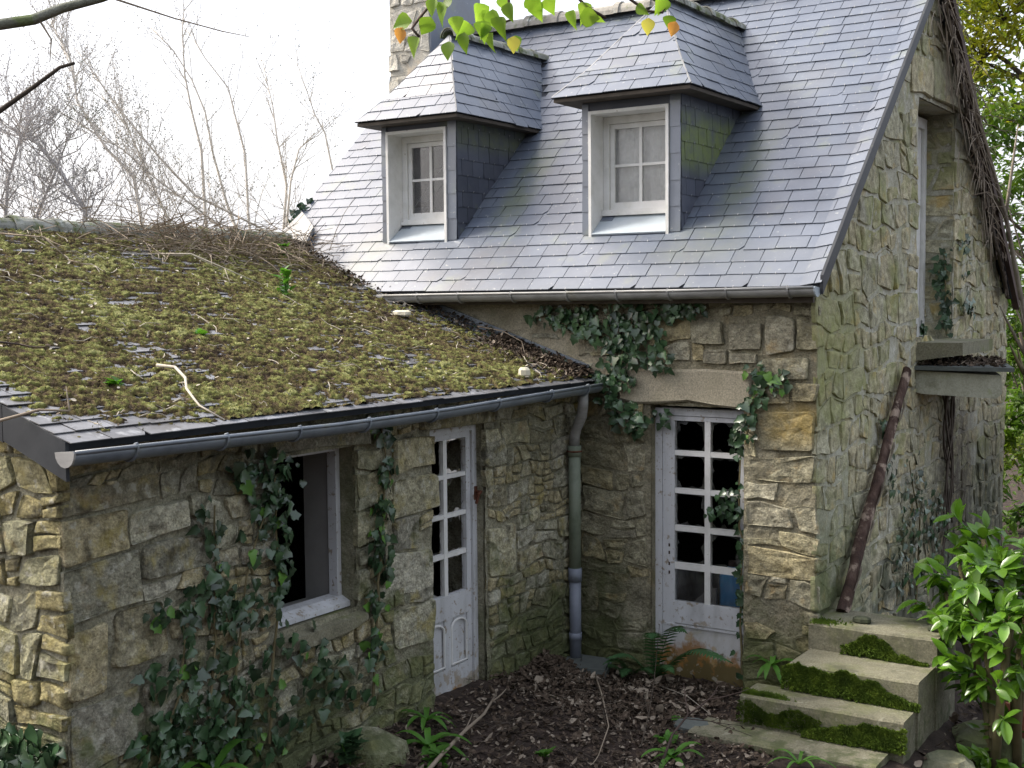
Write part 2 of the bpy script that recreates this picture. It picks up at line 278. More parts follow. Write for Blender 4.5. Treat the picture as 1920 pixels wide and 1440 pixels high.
def moss_mat():
    m = bpy.data.materials.new('roof_moss'); m.use_nodes = True
    nt = m.node_tree; N = nt.nodes; L = nt.links
    bs = N['Principled BSDF']; bs.inputs['Roughness'].default_value = .95; bs.inputs['Specular IOR Level'].default_value = .1
    at = N.new('ShaderNodeAttribute'); at.attribute_name = 'tint'
    geo = N.new('ShaderNodeNewGeometry')
    n1 = N.new('ShaderNodeTexNoise'); n1.inputs['Scale'].default_value = 1.6; n1.inputs['Detail'].default_value = 6
    L.new(geo.outputs['Position'], n1.inputs['Vector'])
    n2 = N.new('ShaderNodeTexNoise'); n2.inputs['Scale'].default_value = 70; n2.inputs['Detail'].default_value = 4
    L.new(geo.outputs['Position'], n2.inputs['Vector'])
    a = N.new('ShaderNodeMath'); a.operation = 'MULTIPLY_ADD'; a.inputs[1].default_value = .85
    L.new(n1.outputs['Fac'], a.inputs[0]); L.new(at.outputs['Fac'], a.inputs[2])
    b = N.new('ShaderNodeMath'); b.operation = 'MULTIPLY_ADD'; b.inputs[1].default_value = .35
    L.new(n2.outputs['Fac'], b.inputs[0]); L.new(a.outputs[0], b.inputs[2])
    cr = N.new('ShaderNodeValToRGB'); e = cr.color_ramp.elements
    stops = [(.30, (.026, .019, .014)), (.52, (.066, .047, .030)), (.70, (.095, .075, .034)), (.86, (.118, .108, .040)), (1.02, (.150, .160, .046)), (1.17, (.26, .26, .11))]
    e[0].position = stops[0][0]/1.2; e[0].color = rgb(stops[0][1]); e[1].position = stops[-1][0]/1.2; e[1].color = rgb(stops[-1][1])
    for p, c in stops[1:-1]:
        q = e.new(p/1.2); q.color = rgb(c)
    d = N.new('ShaderNodeMath'); d.operation = 'DIVIDE'; d.inputs[1].default_value = 1.2
    L.new(b.outputs[0], d.inputs[0]); L.new(d.outputs[0], cr.inputs[0]); L.new(cr.outputs[0], bs.inputs['Base Color'])
    nb = N.new('ShaderNodeTexNoise'); nb.inputs['Scale'].default_value = 160; nb.inputs['Detail'].default_value = 3
    L.new(geo.outputs['Position'], nb.inputs['Vector'])
    bp = N.new('ShaderNodeBump'); bp.inputs['Strength'].default_value = .9; bp.inputs['Distance'].default_value = .012
    L.new(nb.outputs['Fac'], bp.inputs['Height']); L.new(bp.outputs[0], bs.inputs['Normal'])
    return m
M['roof_moss'] = moss_mat()

def glass_mat(name, dirt, tint=(.55, .56, .55), rough=.05):
    m = bpy.data.materials.new(name); m.use_nodes = True
    nt = m.node_tree; N = nt.nodes; L = nt.links
    for n in list(N): N.remove(n)
    out = N.new('ShaderNodeOutputMaterial')
    tr = N.new('ShaderNodeBsdfTransparent'); gl = N.new('ShaderNodeBsdfGlossy'); gl.inputs['Roughness'].default_value = rough
    fr = N.new('ShaderNodeFresnel'); fr.inputs['IOR'].default_value = 1.5
    mx = N.new('ShaderNodeMixShader'); L.new(fr.outputs[0], mx.inputs[0]); L.new(tr.outputs[0], mx.inputs[1]); L.new(gl.outputs[0], mx.inputs[2])
    df = N.new('ShaderNodeBsdfDiffuse'); df.inputs['Color'].default_value = rgb(tint)
    geo = N.new('ShaderNodeNewGeometry'); n1 = N.new('ShaderNodeTexNoise'); n1.inputs['Scale'].default_value = 9; n1.inputs['Detail'].default_value = 8
    L.new(geo.outputs['Position'], n1.inputs['Vector'])
    mr = N.new('ShaderNodeMapRange'); mr.inputs[1].default_value = .4; mr.inputs[2].default_value = .75; mr.inputs[3].default_value = dirt*.5; mr.inputs[4].default_value = min(1, dirt*2)
    L.new(n1.outputs['Fac'], mr.inputs[0])
    m2 = N.new('ShaderNodeMixShader'); L.new(mr.outputs[0], m2.inputs[0]); L.new(mx.outputs[0], m2.inputs[1]); L.new(df.outputs[0], m2.inputs[2])
    L.new(m2.outputs[0], out.inputs[0])
    return m
M['glass'] = glass_mat('grimy_glass', .06, (.35, .34, .36))
M['glass_dirty'] = glass_mat('dusty_glass', .16)
M['shard'] = glass_mat('broken_glass', .035)

# ------------------------------------------------------------------ mesh helpers
def mesh_data(name, verts, faces, smooth=False):
    me = bpy.data.meshes.new(name)
    me.from_pydata([tuple(v) for v in verts], [], [tuple(f) for f in faces])
    if smooth: me.polygons.foreach_set('use_smooth', [True]*len(me.polygons))
    me.update()
    return me
def link(name, me, mat=None, parent=None, matrix=None):
    if mat is not None and len(me.materials) == 0: me.materials.append(mat)
    o = bpy.data.objects.new(name, me); COL.objects.link(o)
    if parent is not None:
        o.parent = parent
        if parent.get('base') is None: pass
    if matrix is not None: o.matrix_world = matrix
    return o
def obj(name, verts, faces, mat, parent=None, smooth=False, kind=None, label=None):
    o = link(name, mesh_data(name, verts, faces, smooth), mat, parent)
    if kind: o['kind'] = kind
    if label: o['label'] = label
    return o
def thing(name, label, cat, group=None):
    o = bpy.data.objects.new(name, None); COL.objects.link(o)
    o.empty_display_size = .2
    return tag(o, label, cat, group)
def tag(o, label, cat=None, group=None, kind=None):
    o['label'] = label
    if cat: o['category'] = cat
    if group: o['group'] = group
    if kind: o['kind'] = kind
    return o

class MB:
    """mesh accumulator"""
    def __init__(s): s.v = []; s.f = []
    def add(s, verts, faces):
        b = len(s.v); s.v.extend(tuple(p) for p in verts); s.f.extend(tuple(i+b for i in f) for f in faces)
    def box(s, x0, x1, y0, y1, z0, z1):
        s.add([(x0, y0, z0), (x1, y0, z0), (x1, y1, z0), (x0, y1, z0), (x0, y0, z1), (x1, y0, z1), (x1, y1, z1), (x0, y1, z1)],
              [(0, 3, 2, 1), (4, 5, 6, 7), (0, 1, 5, 4), (1, 2, 6, 5), (2, 3, 7, 6), (3, 0, 4, 7)])
    def prism(s, pts, d):
        """closed solid: polygon pts swept by vector d"""
        n = len(pts); d = Vector(d); a = [Vector(p) for p in pts]; b = [p+d for p in a]
        s.add(a+b, [tuple(range(n-1, -1, -1)), tuple(range(n, 2*n))]+[(i, (i+1) % n, n+(i+1) % n, n+i) for i in range(n)])
    def tube(s, pts, radii, n=6, cap=True):
        pts = [Vector(p) for p in pts]
        if not hasattr(radii, '__len__'): radii = [radii]*len(pts)
        b = len(s.v); ref = None
        for i, p in enumerate(pts):
            t = (pts[min(i+1, len(pts)-1)]-pts[max(i-1, 0)])
            if t.length < 1e-9: t = Vector((0, 0, 1))
            t.normalize()
            if ref is None: ref = t.orthogonal().normalized()
            ref = (ref-t*ref.dot(t))
            if ref.length < 1e-6: ref = t.orthogonal()
            ref.normalize(); w = t.cross(ref)
            for k in range(n):
                a = 2*PI*k/n
                s.v.append(tuple(p+(ref*math.cos(a)+w*math.sin(a))*radii[i]))
        for i in range(len(pts)-1):
            for k in range(n):
                s.f.append((b+i*n+k, b+i*n+(k+1) % n, b+(i+1)*n+(k+1) % n, b+(i+1)*n+k))
        if cap:
            s.f.append(tuple(b+k for k in range(n-1, -1, -1))); e = b+(len(pts)-1)*n
            s.f.append(tuple(e+k for k in range(n)))
    def build(s, name, mat, parent=None, smooth=False, kind=None, label=None):
        return obj(name, s.v, s.f, mat, parent, smooth, kind, label)
def box_obj(name, x0, x1, y0, y1, z0, z1, mat, parent=None, bev=0.0, label=None):
    b = MB(); b.box(x0, x1, y0, y1, z0, z1)
    o = b.build(name, mat, parent, label=label)
    if bev:
        md = o.modifiers.new('bevel', 'BEVEL'); md.width = bev; md.segments = 2
    return o

def clip_poly(P, hp):
    for a, b, c in hp:
        Q = []
        n = len(P)
        for i in range(n):
            p, q = P[i], P[(i+1) % n]
            dp, dq = a*p[0]+b*p[1]-c, a*q[0]+b*q[1]-c
            if dp <= 0: Q.append(p)
            if dp*dq < 0:
                t = dp/(dp-dq); Q.append((p[0]+(q[0]-p[0])*t, p[1]+(q[1]-p[1])*t))
        P = Q
        if len(P) < 3: return []
    return P
def area(P): return .5*abs(sum(P[i][0]*P[(i+1) % len(P)][1]-P[(i+1) % len(P)][0]*P[i][1] for i in range(len(P))))
def nz(x, y, z=0): return noise.noise(Vector((x, y, z)))

class Frame:
    def __init__(s, o, u, v):
        s.o = Vector(o); s.u = Vector(u).normalized(); v = Vector(v); s.v = (v-s.u*v.dot(s.u)).normalized(); s.n = s.u.cross(s.v)
    def p(s, a, b, h=0): return s.o+s.u*a+s.v*b+s.n*h
    def mat(s, a=0, b=0, h=0):
        m = Matrix((s.u, s.v, s.n)).transposed().to_4x4(); m.translation = s.p(a, b, h); return m
    def uv(s, P): d = Vector(P)-s.o; return (d.dot(s.u), d.dot(s.v))

CAMP = Vector((5.1309, -8.9082, 3.0617))

# ------------------------------------------------------------------ slates
def poly_halfplanes(P):
    A = sum(P[i][0]*P[(i+1) % len(P)][1]-P[(i+1) % len(P)][0]*P[i][1] for i in range(len(P)))
    if A < 0: P = P[::-1]
    H = []
    for i in range(len(P)):
        (x0, y0), (x1, y1) = P[i], P[(i+1) % len(P)]
        a, b = y1-y0, -(x1-x0); l = math.hypot(a, b)
        if l > 1e-9: H.append((a/l, b/l, (a*x0+b*y0)/l))
    return H
SLATE_CACHE = {}
def slate_field(parent, fr, u0, u1, s0, s1, expo, width, mat, hp, nmax=300, skip=None, lift_at=None, seed=1, thick=.005, base=.0135, name='slate', rag=.003, hook=True):
    rnd = random.Random(seed)
    out = []
    k = 0; s = s0
    while s < s1-.01:
        u = u0-width*(.5 if k % 2 else 0)-rnd.random()*.03
        while u < u1:
            w = width*(1+rnd.uniform(-.06, .06))
            if rnd.random() < .05: w *= .62
            g = .003
            jl = rnd.uniform(-rag, rag)-(rnd.uniform(.008, .022) if rnd.random() < .025 else 0)
            top = s+expo*1.5
            P = [(u+g, s+jl), (u+w-g, s+jl+rnd.uniform(-rag, rag)*.5), (u+w-g, top), (u+g, top)]
            if rnd.random() < .07: P = [(u+g, s+jl), (u+w-g-.035, s+jl), (u+w-g, s+jl+.045), (u+w-g, top), (u+g, top)]
            Q = clip_poly(P, hp)
            vis = clip_poly(P, hp+[(0, 1, s+expo)]) if Q else []
            if Q and area(vis) > 2e-4:
                cu = sum(q[0] for q in vis)/len(vis); cv = sum(q[1] for q in vis)/len(vis)
                if not (skip and skip(cu, cv)):
                    out.append((area(vis)/max(1, (fr.p(cu, cv)-CAMP).length_squared), Q, s, rnd.uniform(-.0015, .0025)))
            u += w
        s += expo; k += 1
    out.sort(key=lambda t: -t[0])
    stuff = MB(); hooks = MB()
    for i, (_, Q, s, dj) in enumerate(out):
        qc = sum(q[0] for q in Q)/len(Q); q0 = min(q[1] for q in Q); hh = base+dj+.001
        if max(q[0] for q in Q)-min(q[0] for q in Q) > width*.6 and (lift_at is None or qc < lift_at-.1):
            p = [fr.p(qc-.0022, q0-.005, hh-.004), fr.p(qc+.0022, q0-.005, hh-.004), fr.p(qc+.0022, q0+.009, hh+.002), fr.p(qc-.0022, q0+.009, hh+.002)]
            hooks.prism(p, fr.n*.003)
        parts = [Q]
        if lift_at is not None and max(q[0] for q in Q) > lift_at:
            parts = [x for x in (clip_poly(Q, [(1, 0, lift_at)]), clip_poly(Q, [(-1, 0, -lift_at)])) if x]
        mb = MB()
        for R in parts:
            n = len(R)
            def H(q):
                h = base+dj-(q[1]-s)*(base-.003)/(expo*1.5)
                if lift_at is not None: h += max(0, q[0]-lift_at)*.20
                return h
            topv = [fr.p(q[0], q[1], H(q)) for q in R]; botv = [fr.p(q[0], q[1], H(q)-thick) for q in R]
            mb.add(topv+botv, [tuple(range(n))]+[(i2, n+i2, n+(i2+1) % n, (i2+1) % n) for i2 in range(n)])
        if i < nmax: mb.build(name, mat, parent)
        else: stuff.add(mb.v, mb.f)
    if stuff.f: stuff.build(name+'s', mat, parent, kind='stuff')
    if hooks.f and hook: hooks.build('slate_hooks', M['hook'], parent, kind='stuff')
    return len(out)

# ------------------------------------------------------------------ rubble stones
def courses(u0, u1, v0, v1, obstacles, hmin, hmax, seed, asp=(0.9, 2.4), top=None, split=.25):
    """irregular courses of rectangles, kept clear of the obstacle rectangles"""
    rnd = random.Random(seed); R = []
    v = v0
    while v < v1-.03:
        h = rnd.uniform(hmin, hmax)
        if v+h > v1-.05: h = v1-v
        iv = [(u0, u1)]
        for (a, b, c, d) in obstacles:
            if c < v+h*.6 and d > v+h*.4:
                nv = []
                for (x0, x1) in iv:
                    if b <= x0 or a >= x1: nv.append((x0, x1))
                    else:
                        if a > x0: nv.append((x0, a))
                        if b < x1: nv.append((b, x1))
                iv = nv
        for (x0, x1) in iv:
            if x1-x0 < .05: continue
            u = x0
            while u < x1-.02:
                w = h*rnd.uniform(*asp)
                if x1-(u+w) < h*.6: w = x1-u
                w = min(w, x1-u)
                last = u+w > x1-.02; sr = 0 if last else rnd.uniform(-.42, .42)*h; sl = 0 if u <= x0+1e-6 else slp; slp = sr
                def off(q, f): return q*(f-.5)
                def put(xa, xb, qa, qb, f0, f1): R.append((xa, xb, v+h*f0, v+h*f1, off(qa, f0), off(qa, f1), off(qb, f0), off(qb, f1)))
                if rnd.random() < split and h > hmin*1.25:
                    f = rnd.uniform(.35, .65)
                    if rnd.random() < .5 and w > h*1.2:
                        g = rnd.uniform(.4, .6); sm = rnd.uniform(-.35, .35)*h
                        put(u, u+w*g, sl, sm, 0, 1); put(u+w*g, u+w, sm, sr, 0, f); put(u+w*g, u+w, sm, sr, f, 1)
                    else: put(u, u+w, sl, sr, 0, f); put(u, u+w, sl, sr, f, 1)
                else: put(u, u+w, sl, sr, 0, 1)
                u += w
        v += h
    return R
def stones(parent, fr, rects, mat, seed, joint=.008, proud=(.012, .035), warp=.03, hp=None, nmax=300, name='stone', dens=1.0, ws=1.7, rough=.016, irr=.11):
    rnd = random.Random(seed); made = 0; L = []
    for r in rects:
        if rnd.random() > dens: continue
        L.append(((r[1]-r[0])*(r[3]-r[2]), r))
    L.sort(key=lambda t: -t[0])
    rest = MB()
    for ar, rc in L:
        a, b, c, d = rc[:4]
        w, h = b-a, d-c
        if w < .025 or h < .02: continue
        j = joint*rnd.uniform(.6, 1.6); m = min(w, h)
        r = m*rnd.uniform(.02, .12)
        x0, x1, y0, y1 = a+j, b-j, c+j, d-j
        sh = [rnd.uniform(-.6, 1)*m*irr for _ in range(8)]
        cor = [(x0+max(0, sh[0]), y0+max(0, sh[1])), (x1-max(0, sh[2]), y0+max(0, sh[3])), (x1-max(0, sh[4]), y1-max(0, sh[5])), (x0+max(0, sh[6]), y1-max(0, sh[7]))]
        if len(rc) == 8:
            # leaning joints, shared with the neighbours: bottom-left, bottom-right, top-right, top-left
            bl, tl, br, tr = rc[4:]
            cor = [(cor[0][0]+bl, cor[0][1]), (cor[1][0]+br, cor[1][1]), (cor[2][0]+tr, cor[2][1]), (cor[3][0]+tl, cor[3][1])]
        out = []
        for i in range(4):
            p, pm, pn = cor[i], cor[i-1], cor[(i+1) % 4]
            d1 = Vector((pm[0]-p[0], pm[1]-p[1])); d2 = Vector((pn[0]-p[0], pn[1]-p[1]))
            rr = r*rnd.uniform(.5, 1.4)
            q1 = Vector(p)+d1.normalized()*min(rr, d1.length*.4); q2 = Vector(p)+d2.normalized()*min(rr, d2.length*.4)
            qm = (q1+q2)*.5*.6+Vector(p)*.4
            nxt = Vector(p)+d2*rnd.uniform(.35, .65)+Vector((d2.y, -d2.x)).normalized()*(rnd.uniform(-.04, .03)*m)
            out += [q1, qm, q2, nxt]
        P = []
        for q in out:
            x, y = q.x, q.y
            x0_, y0_ = x, y; x += warp*nz(x0_*ws, y0_*ws, 1.3)+warp*.55*nz(x0_*4.6, y0_*4.6, 3.3)+.010*nz(x0_*11, y0_*11, seed); y += warp*1.3*nz(x0_*ws, y0_*ws, 7.7)+warp*.75*nz(x0_*4.6, y0_*4.6, 9.1)+.010*nz(x0_*11, y0_*11, seed+5)
            P.append((x, y))
        if hp:
            P = clip_poly(P, hp)
            if len(P) < 3 or area(P) < .002: continue
        n = len(P); cx = sum(p[0] for p in P)/n; cy = sum(p[1] for p in P)/n
        e = rnd.uniform(*proud); tu, tv = rnd.uniform(-.09, .09), rnd.uniform(-.09, .09)
        V = []
        for p in P: V.append(fr.p(p[0], p[1], -.03))
        for p in P: V.append(fr.p(p[0], p[1], e*.62+.006*nz(p[0]*22, p[1]*22, seed)))
        for kk, (sc, eh) in enumerate(((.955, .96), (.55, 1.0))):
            for p in P:
                x, y = cx+(p[0]-cx)*sc, cy+(p[1]-cy)*sc
                V.append(fr.p(x, y, e*eh+tu*(x-cx)+tv*(y-cy)+rough*nz(x*11, y*11, seed+kk)*min(1, m/.12)))
        V.append(fr.p(cx, cy, e*1.02+rough*nz(cx*14, cy*14, seed)))
        F = []
        for k in range(3):
            for i in range(n): F.append((k*n+i, k*n+(i+1) % n, (k+1)*n+(i+1) % n, (k+1)*n+i))
        for i in range(n): F.append((3*n+i, 3*n+(i+1) % n, 4*n))
        if made < nmax:
            obj(name, V, F, mat, parent, smooth=False); made += 1
        else: rest.add(V, F)
    if rest.f: rest.build(name+'s', mat, parent, smooth=True, kind='stuff')
    return made
def wall_grid(mb, fr, u0, u1, v0, v1, step, holes=(), hp=None, amp=.012, seed=0):
    """rough wall skin with openings left out"""
    def lines(a, b, cuts):
        L = [a]+sorted(c for c in cuts if a < c < b)+[b]; R = []
        for i in range(len(L)-1):
            k = max(1, int(round((L[i+1]-L[i])/step)))
            R += [L[i]+(L[i+1]-L[i])*q/k for q in range(k)]
        return R+[b]
    U = lines(u0, u1, [h[0] for h in holes]+[h[1] for h in holes]); Vv = lines(v0, v1, [h[2] for h in holes]+[h[3] for h in holes])
    idx = {}
    V = []; F = []
    def vid(x, y):
        key = (round(x, 4), round(y, 4))
        if key not in idx:
            h = -.006+amp*(nz(x*7, y*7, seed)+.6*nz(x*19, y*19, seed+3))
            idx[key] = len(V); V.append(fr.p(x, y, h))
        return idx[key]
    for i in range(len(U)-1):
        for j in range(len(Vv)-1):
            cu, cv = (U[i]+U[i+1])/2, (Vv[j]+Vv[j+1])/2
            if any(h[0] < cu < h[1] and h[2] < cv < h[3] for h in holes): continue
            P = [(U[i], Vv[j]), (U[i+1], Vv[j]), (U[i+1], Vv[j+1]), (U[i], Vv[j+1])]
            if hp:
                P = clip_poly(P, hp)
                if len(P) < 3: continue
            F.append([vid(*p) for p in P])
    mb.add(V, F)

# ------------------------------------------------------------------ leaves
def leaf_shape(name, outline, fold=.25, curl=.3):
    """outline: (x along the leaf 0..1, half width); folded on its midrib; tip along +Y, face +Z"""
    V = []; F = []
    for (t, w) in outline:
        z = -curl*t*t*.5
        V += [(-w, t, z+w*fold), (0, t, z), (w, t, z+w*fold)]
    for i in range(len(outline)-1):
        a = i*3; b = a+3
        F += [(a, a+1, b+1, b), (a+1, a+2, b+2, b+1)]
    me = mesh_data(name, V, F, smooth=True)
    return me
IVY = [[(0, .05), (-.06, .22), (.10, .44), (.28, .36), (.42, .34), (.50, .46), (.62, .26), (.82, .13), (1, .0)],
       [(0, .05), (-.04, .26), (.14, .50), (.34, .34), (.60, .28), (.80, .16), (1, 0)],
       [(0, .04), (-.05, .18), (.08, .36), (.30, .30), (.40, .40), (.52, .24), (.8, .10), (1, 0)]]
OVATE = [(0, .02), (.05, .12), (.18, .34), (.34, .42), (.55, .35), (.75, .20), (.9, .08), (1, 0)]
DELTA = [(0, .04), (.03, .22), (.14, .42), (.30, .42), (.5, .30), (.7, .18), (.88, .06), (1, 0)]
LANCE = [(0, .015), (.12, .11), (.3, .20), (.55, .23), (.78, .16), (.92, .07), (1, 0)]
def leaf_meshes(nm, shapes, mat, folds=(.2,), curls=(.3,)):
    R = []
    for s in shapes:
        for fo in folds:
            for cu in curls:
                me = leaf_shape(nm, s, fo, cu); me.materials.append(mat); R.append(me)
    return R
LM = {
 'ivy': leaf_meshes('ivy_leaf', IVY, M['ivy'], (.15, .4), (.2, .6)),
 'ivy_young': leaf_meshes('ivy_leaf', IVY[:2], M['ivy_young'], (.2,), (.4,)),
 'laurel': leaf_meshes('laurel_leaf', [LANCE], M['laurel'], (.25, .5), (.2, .5, .8)),
 'leaf_green': leaf_meshes('branch_leaf', [OVATE, DELTA], M['leaf_green'], (.2, .6), (.5, 1.2)),
 'leaf_yellow': leaf_meshes('branch_leaf', [OVATE], M['leaf_yellow'], (.2,), (.5,)),
 'leaf_orange': leaf_meshes('branch_leaf', [OVATE], M['leaf_orange'], (.4,), (.8,)),
 'weed': leaf_meshes('weed_leaf', [LANCE, OVATE], M['weed'], (.3,), (.6, .3)),
}
def orient(pos, tip, nrm, size):
    t = Vector(tip).normalized(); n = Vector(nrm); n = (n-t*n.dot(t))
    if n.length < 1e-5: n = t.orthogonal()
    n.normalize(); x = t.cross(n)
    m = Matrix((x*size, t*size, n*size)).transposed().to_4x4(); m.translation = Vector(pos)
    return m
def place_leaves(parent, mats, meshes, nmax=300, name='leaf', stuffmat=None):
    mats = sorted(mats, key=lambda m: -(m.to_scale().x/max(.3, (m.translation-CAMP).length)))
    rest = MB()
    for i, m in enumerate(mats):
        me = meshes[i*7 % len(meshes)]
        if i < nmax:
            o = bpy.data.objects.new(name, me); COL.objects.link(o); o.parent = parent; o.matrix_world = m
        else:
            rest.add([m @ v.co for v in me.vertices], [tuple(p.vertices) for p in me.polygons])
    if rest.f: rest.build(name+'_mass', stuffmat or meshes[0].materials[0], parent, smooth=True, kind='stuff')

# ================================================================== GROUND
def gz(x, y):
    z = .03+.22*min(1, max(0, (1.3-x)/1.3))*min(1, max(0, -y/1.3))
    if x > 2.9: z -= .28*min(1, (x-2.9)/.4)
    z += .38*max(0, -y-4.2)*min(1, max(0, (x-1.5)/1.5))
    if x < -.2: z += .05*min(3, -x)
    return z
def build_ground():
    V = []; F = []
    xs = sorted(set([-90, -50, -30, -20, -12, -8, -6]+[round(-5+.5*i, 2) for i in range(8)]+[round(-1+.08*i, 2) for i in range(57)]+[4, 5, 6, 8, 12, 20, 40, 90]))
    ys = sorted(set([-60, -30, -20, -14, -11, -9, -8, -7, -6, -5.5]+[round(-5+.08*i, 2) for i in range(75)]+[1.5, 2, 3, 4, 6, 8, 11, 15, 20, 30, 50, 120]))
    for y in ys:
        for x in xs:
            near = 1 if -2 < x < 4 and -5 < y < 1 else .3
            V.append((x, y, gz(x, y)+near*(.035*nz(x*2.1, y*2.1, 3)+.02*nz(x*7, y*7, 9))))
    w = len(xs)
    for j in range(len(ys)-1):
        for i in range(w-1): F.append((j*w+i, j*w+i+1, (j+1)*w+i+1, (j+1)*w+i))
    tag(obj('ground', V, F, M['soil'], smooth=True), 'dark bare earth of the courtyard between the two house wings', kind='structure')
build_ground()

# ================================================================== MAIN HOUSE
SLOPE = .904; TH = math.atan(SLOPE)
EY, EZ = -.17, 3.14
RY, RZ = 3.05, 3.14+.904*3.22           # ridge
XL, XR, YB = -3.60, 2.0, 6.4
def roofz(y): return 3.294+SLOPE*y
house = thing('stone_house', 'stone house with a steep blue slate roof and two dormers, behind the mossy wing', 'house')

def build_walls():
    # front wall
    fr = Frame((0, 0, 0), (1, 0, 0), (0, 0, 1))
    mb = MB()
    holes = [(.64, 1.43, -.5, 2.22)]
    wall_grid(mb, fr, -2.4, 2.0, -.3, 3.16, .04, holes, amp=.016, seed=2)
    mb.box(-3.55, .64, .03, .45, -.4, 3.25); mb.box(1.43, 1.97, .03, .45, -.4, 3.25); mb.box(.64, 1.43, .03, .45, 2.24, 3.25)
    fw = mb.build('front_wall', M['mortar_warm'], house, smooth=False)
    man = [(1.60, 1.84, 2.62, 2.93), (1.84, 2.015, 2.66, 2.93), (1.30, 1.58, 2.66, 2.88), (.98, 1.28, 2.70, 2.92), (1.56, 1.93, 2.44, 2.61), (1.80, 2.015, 2.28, 2.44), (1.50, 1.80, 2.26, 2.43),
           (1.10, 1.30, 2.56, 2.68), (1.31, 1.54, 2.56, 2.65), (1.54, 2.015, 1.92, 2.25)]
    obst = [(-.5, 0, -1, 4), (.60, 1.45, -1, 2.22), (.36, 1.50, 2.22, 2.54)]+man
    R = courses(0.0, 2.015, -.2, 2.24, obst, .11, .24, 5, (1.0, 2.2))
    R += courses(.0, 2.015, 2.24, 2.92, obst, .09, .17, 15, (1.0, 2.0))
    R += courses(-.1, 2.015, 2.94, 3.12, [], .07, .10, 25, (1.6, 3.4))
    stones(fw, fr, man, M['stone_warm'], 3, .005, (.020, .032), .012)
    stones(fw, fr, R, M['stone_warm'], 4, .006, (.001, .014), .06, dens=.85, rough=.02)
    # lintel over the door: one long dressed granite block
    pts = [(.38, 2.255), (.52, 2.225), (.75, 2.235), (.98, 2.262), (1.2, 2.232), (1.42, 2.215), (1.505, 2.27), (1.50, 2.50), (1.1, 2.515), (.7, 2.50), (.43, 2.52), (.37, 2.48)]
    n = len(pts); lb = MB()
    V = [fr.p(a, b, -.15) for a, b in pts]+[fr.p(a, b, .022) for a, b in pts]+[fr.p(.94+(a-.94)*.97, 2.37+(b-2.37)*.88, .04+.004*nz(a*6, b*6)) for a, b in pts]
    F = [(i, (i+1) % n, n+(i+1) % n, n+i) for i in range(n)]+[(n+i, n+(i+1) % n, 2*n+(i+1) % n, 2*n+i) for i in range(n)]+[tuple(range(2*n, 3*n))]+[tuple(range(n-1, -1, -1))]
    obj('lintel', V, F, M['granite'], fw)
    # render patch left above the wing roof
    rb = MB()
    wall_grid(rb, Frame((0, -.012, 0), (1, 0, 0), (0, 0, 1)), -2.3, .42, 2.2, 3.1, .05, hp=[(-.337, -1, -2.43), (.55, 1, 2.92)], amp=.010, seed=8)
    rb.build('wall_render', M['wall_render'], fw, smooth=True)
    sr = courses(-1.2, .36, 2.45, 3.0, [], .10, .18, 31, (1.2, 2.4))
    stones(fw, Frame((0, -.006, 0), (1, 0, 0), (0, 0, 1)), sr, M['stone'], 33, .03, (.004, .012), .04, hp=[(-.337, -1, -2.50), (.55, 1, 2.90)], dens=.35)
    # gable wall
    g = Frame((2.0, 0, 0), (0, 1, 0), (0, 0, 1))
    zr = lambda y: 3.25+SLOPE*y
    hp = [(-SLOPE, 1, 3.26), (SLOPE, 1, 3.26+SLOPE*6.1)]
    hp = [(a/math.hypot(a, b), b/math.hypot(a, b), c/math.hypot(a, b)) for a, b, c in hp]
    door = (2.62, 3.93, 2.60, 4.84)
    mb = MB()
    wall_grid(mb, g, 0.0, YB, -.4, 6.05, .06, [door], hp, amp=.010, seed=5)
    for (a, b, c, d) in [(.03, 2.62, -.4, 6.05), (3.93, YB, -.4, 6.05), (2.62, 3.93, -.4, 2.60), (2.62, 3.93, 4.84, 6.05)]:
        P = clip_poly([(a, c), (b, c), (b, d), (a, d)], hp)
        if P: mb.prism([g.p(x, y, -.03) for x, y in P], g.n*-.42)
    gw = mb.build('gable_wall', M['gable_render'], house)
    obst = [door, (2.35, 4.25, 4.84, 5.12)]
    R = courses(-.015, YB, -.3, 5.9, obst, .16, .34, 41, (.8, 1.8))
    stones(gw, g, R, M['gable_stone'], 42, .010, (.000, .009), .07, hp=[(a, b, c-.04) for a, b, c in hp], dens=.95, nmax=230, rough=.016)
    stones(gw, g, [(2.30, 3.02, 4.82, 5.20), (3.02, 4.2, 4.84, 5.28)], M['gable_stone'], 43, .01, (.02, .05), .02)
    # far jamb of the upper doorway, coursed stone facing the yard
    j = Frame((1.58, 3.93, 0), (1, 0, 0), (0, 0, 1))
    jb = MB(); wall_grid(jb, Frame((1.58, 3.925, 0), (1, 0, 0), (0, 0, 1)), 0, .41, 2.6, 4.84, .06, amp=.008, seed=6)
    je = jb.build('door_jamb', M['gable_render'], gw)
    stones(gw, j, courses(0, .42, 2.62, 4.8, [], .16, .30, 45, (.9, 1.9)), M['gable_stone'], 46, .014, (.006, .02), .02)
    # upper door: white frame edge, closed boards behind
    f = MB(); f.box(1.66, 1.73, 3.83, 3.92, 2.66, 4.80); f.box(1.66, 1.73, 2.62, 3.83, 4.70, 4.80)
    f.build('upper_door_frame', M['white_paint'], house)
    ud = box_obj('upper_door', 1.66, 1.70, 2.60, 3.82, 2.64, 4.72, M['white_paint'], house)
    for yy in (3.0, 3.3, 3.6):
        b = MB(); b.box(1.699, 1.708, yy, yy+.02, 2.66, 4.7); b.build('door_bead', M['white_paint'], ud)
    # rear and left walls, floors: plain masonry shell
    mb = MB(); mb.box(XL, 1.6, YB-.4, YB, -.4, 3.2); mb.box(XL, XL+.4, .45, YB-.4, -.4, 3.25)
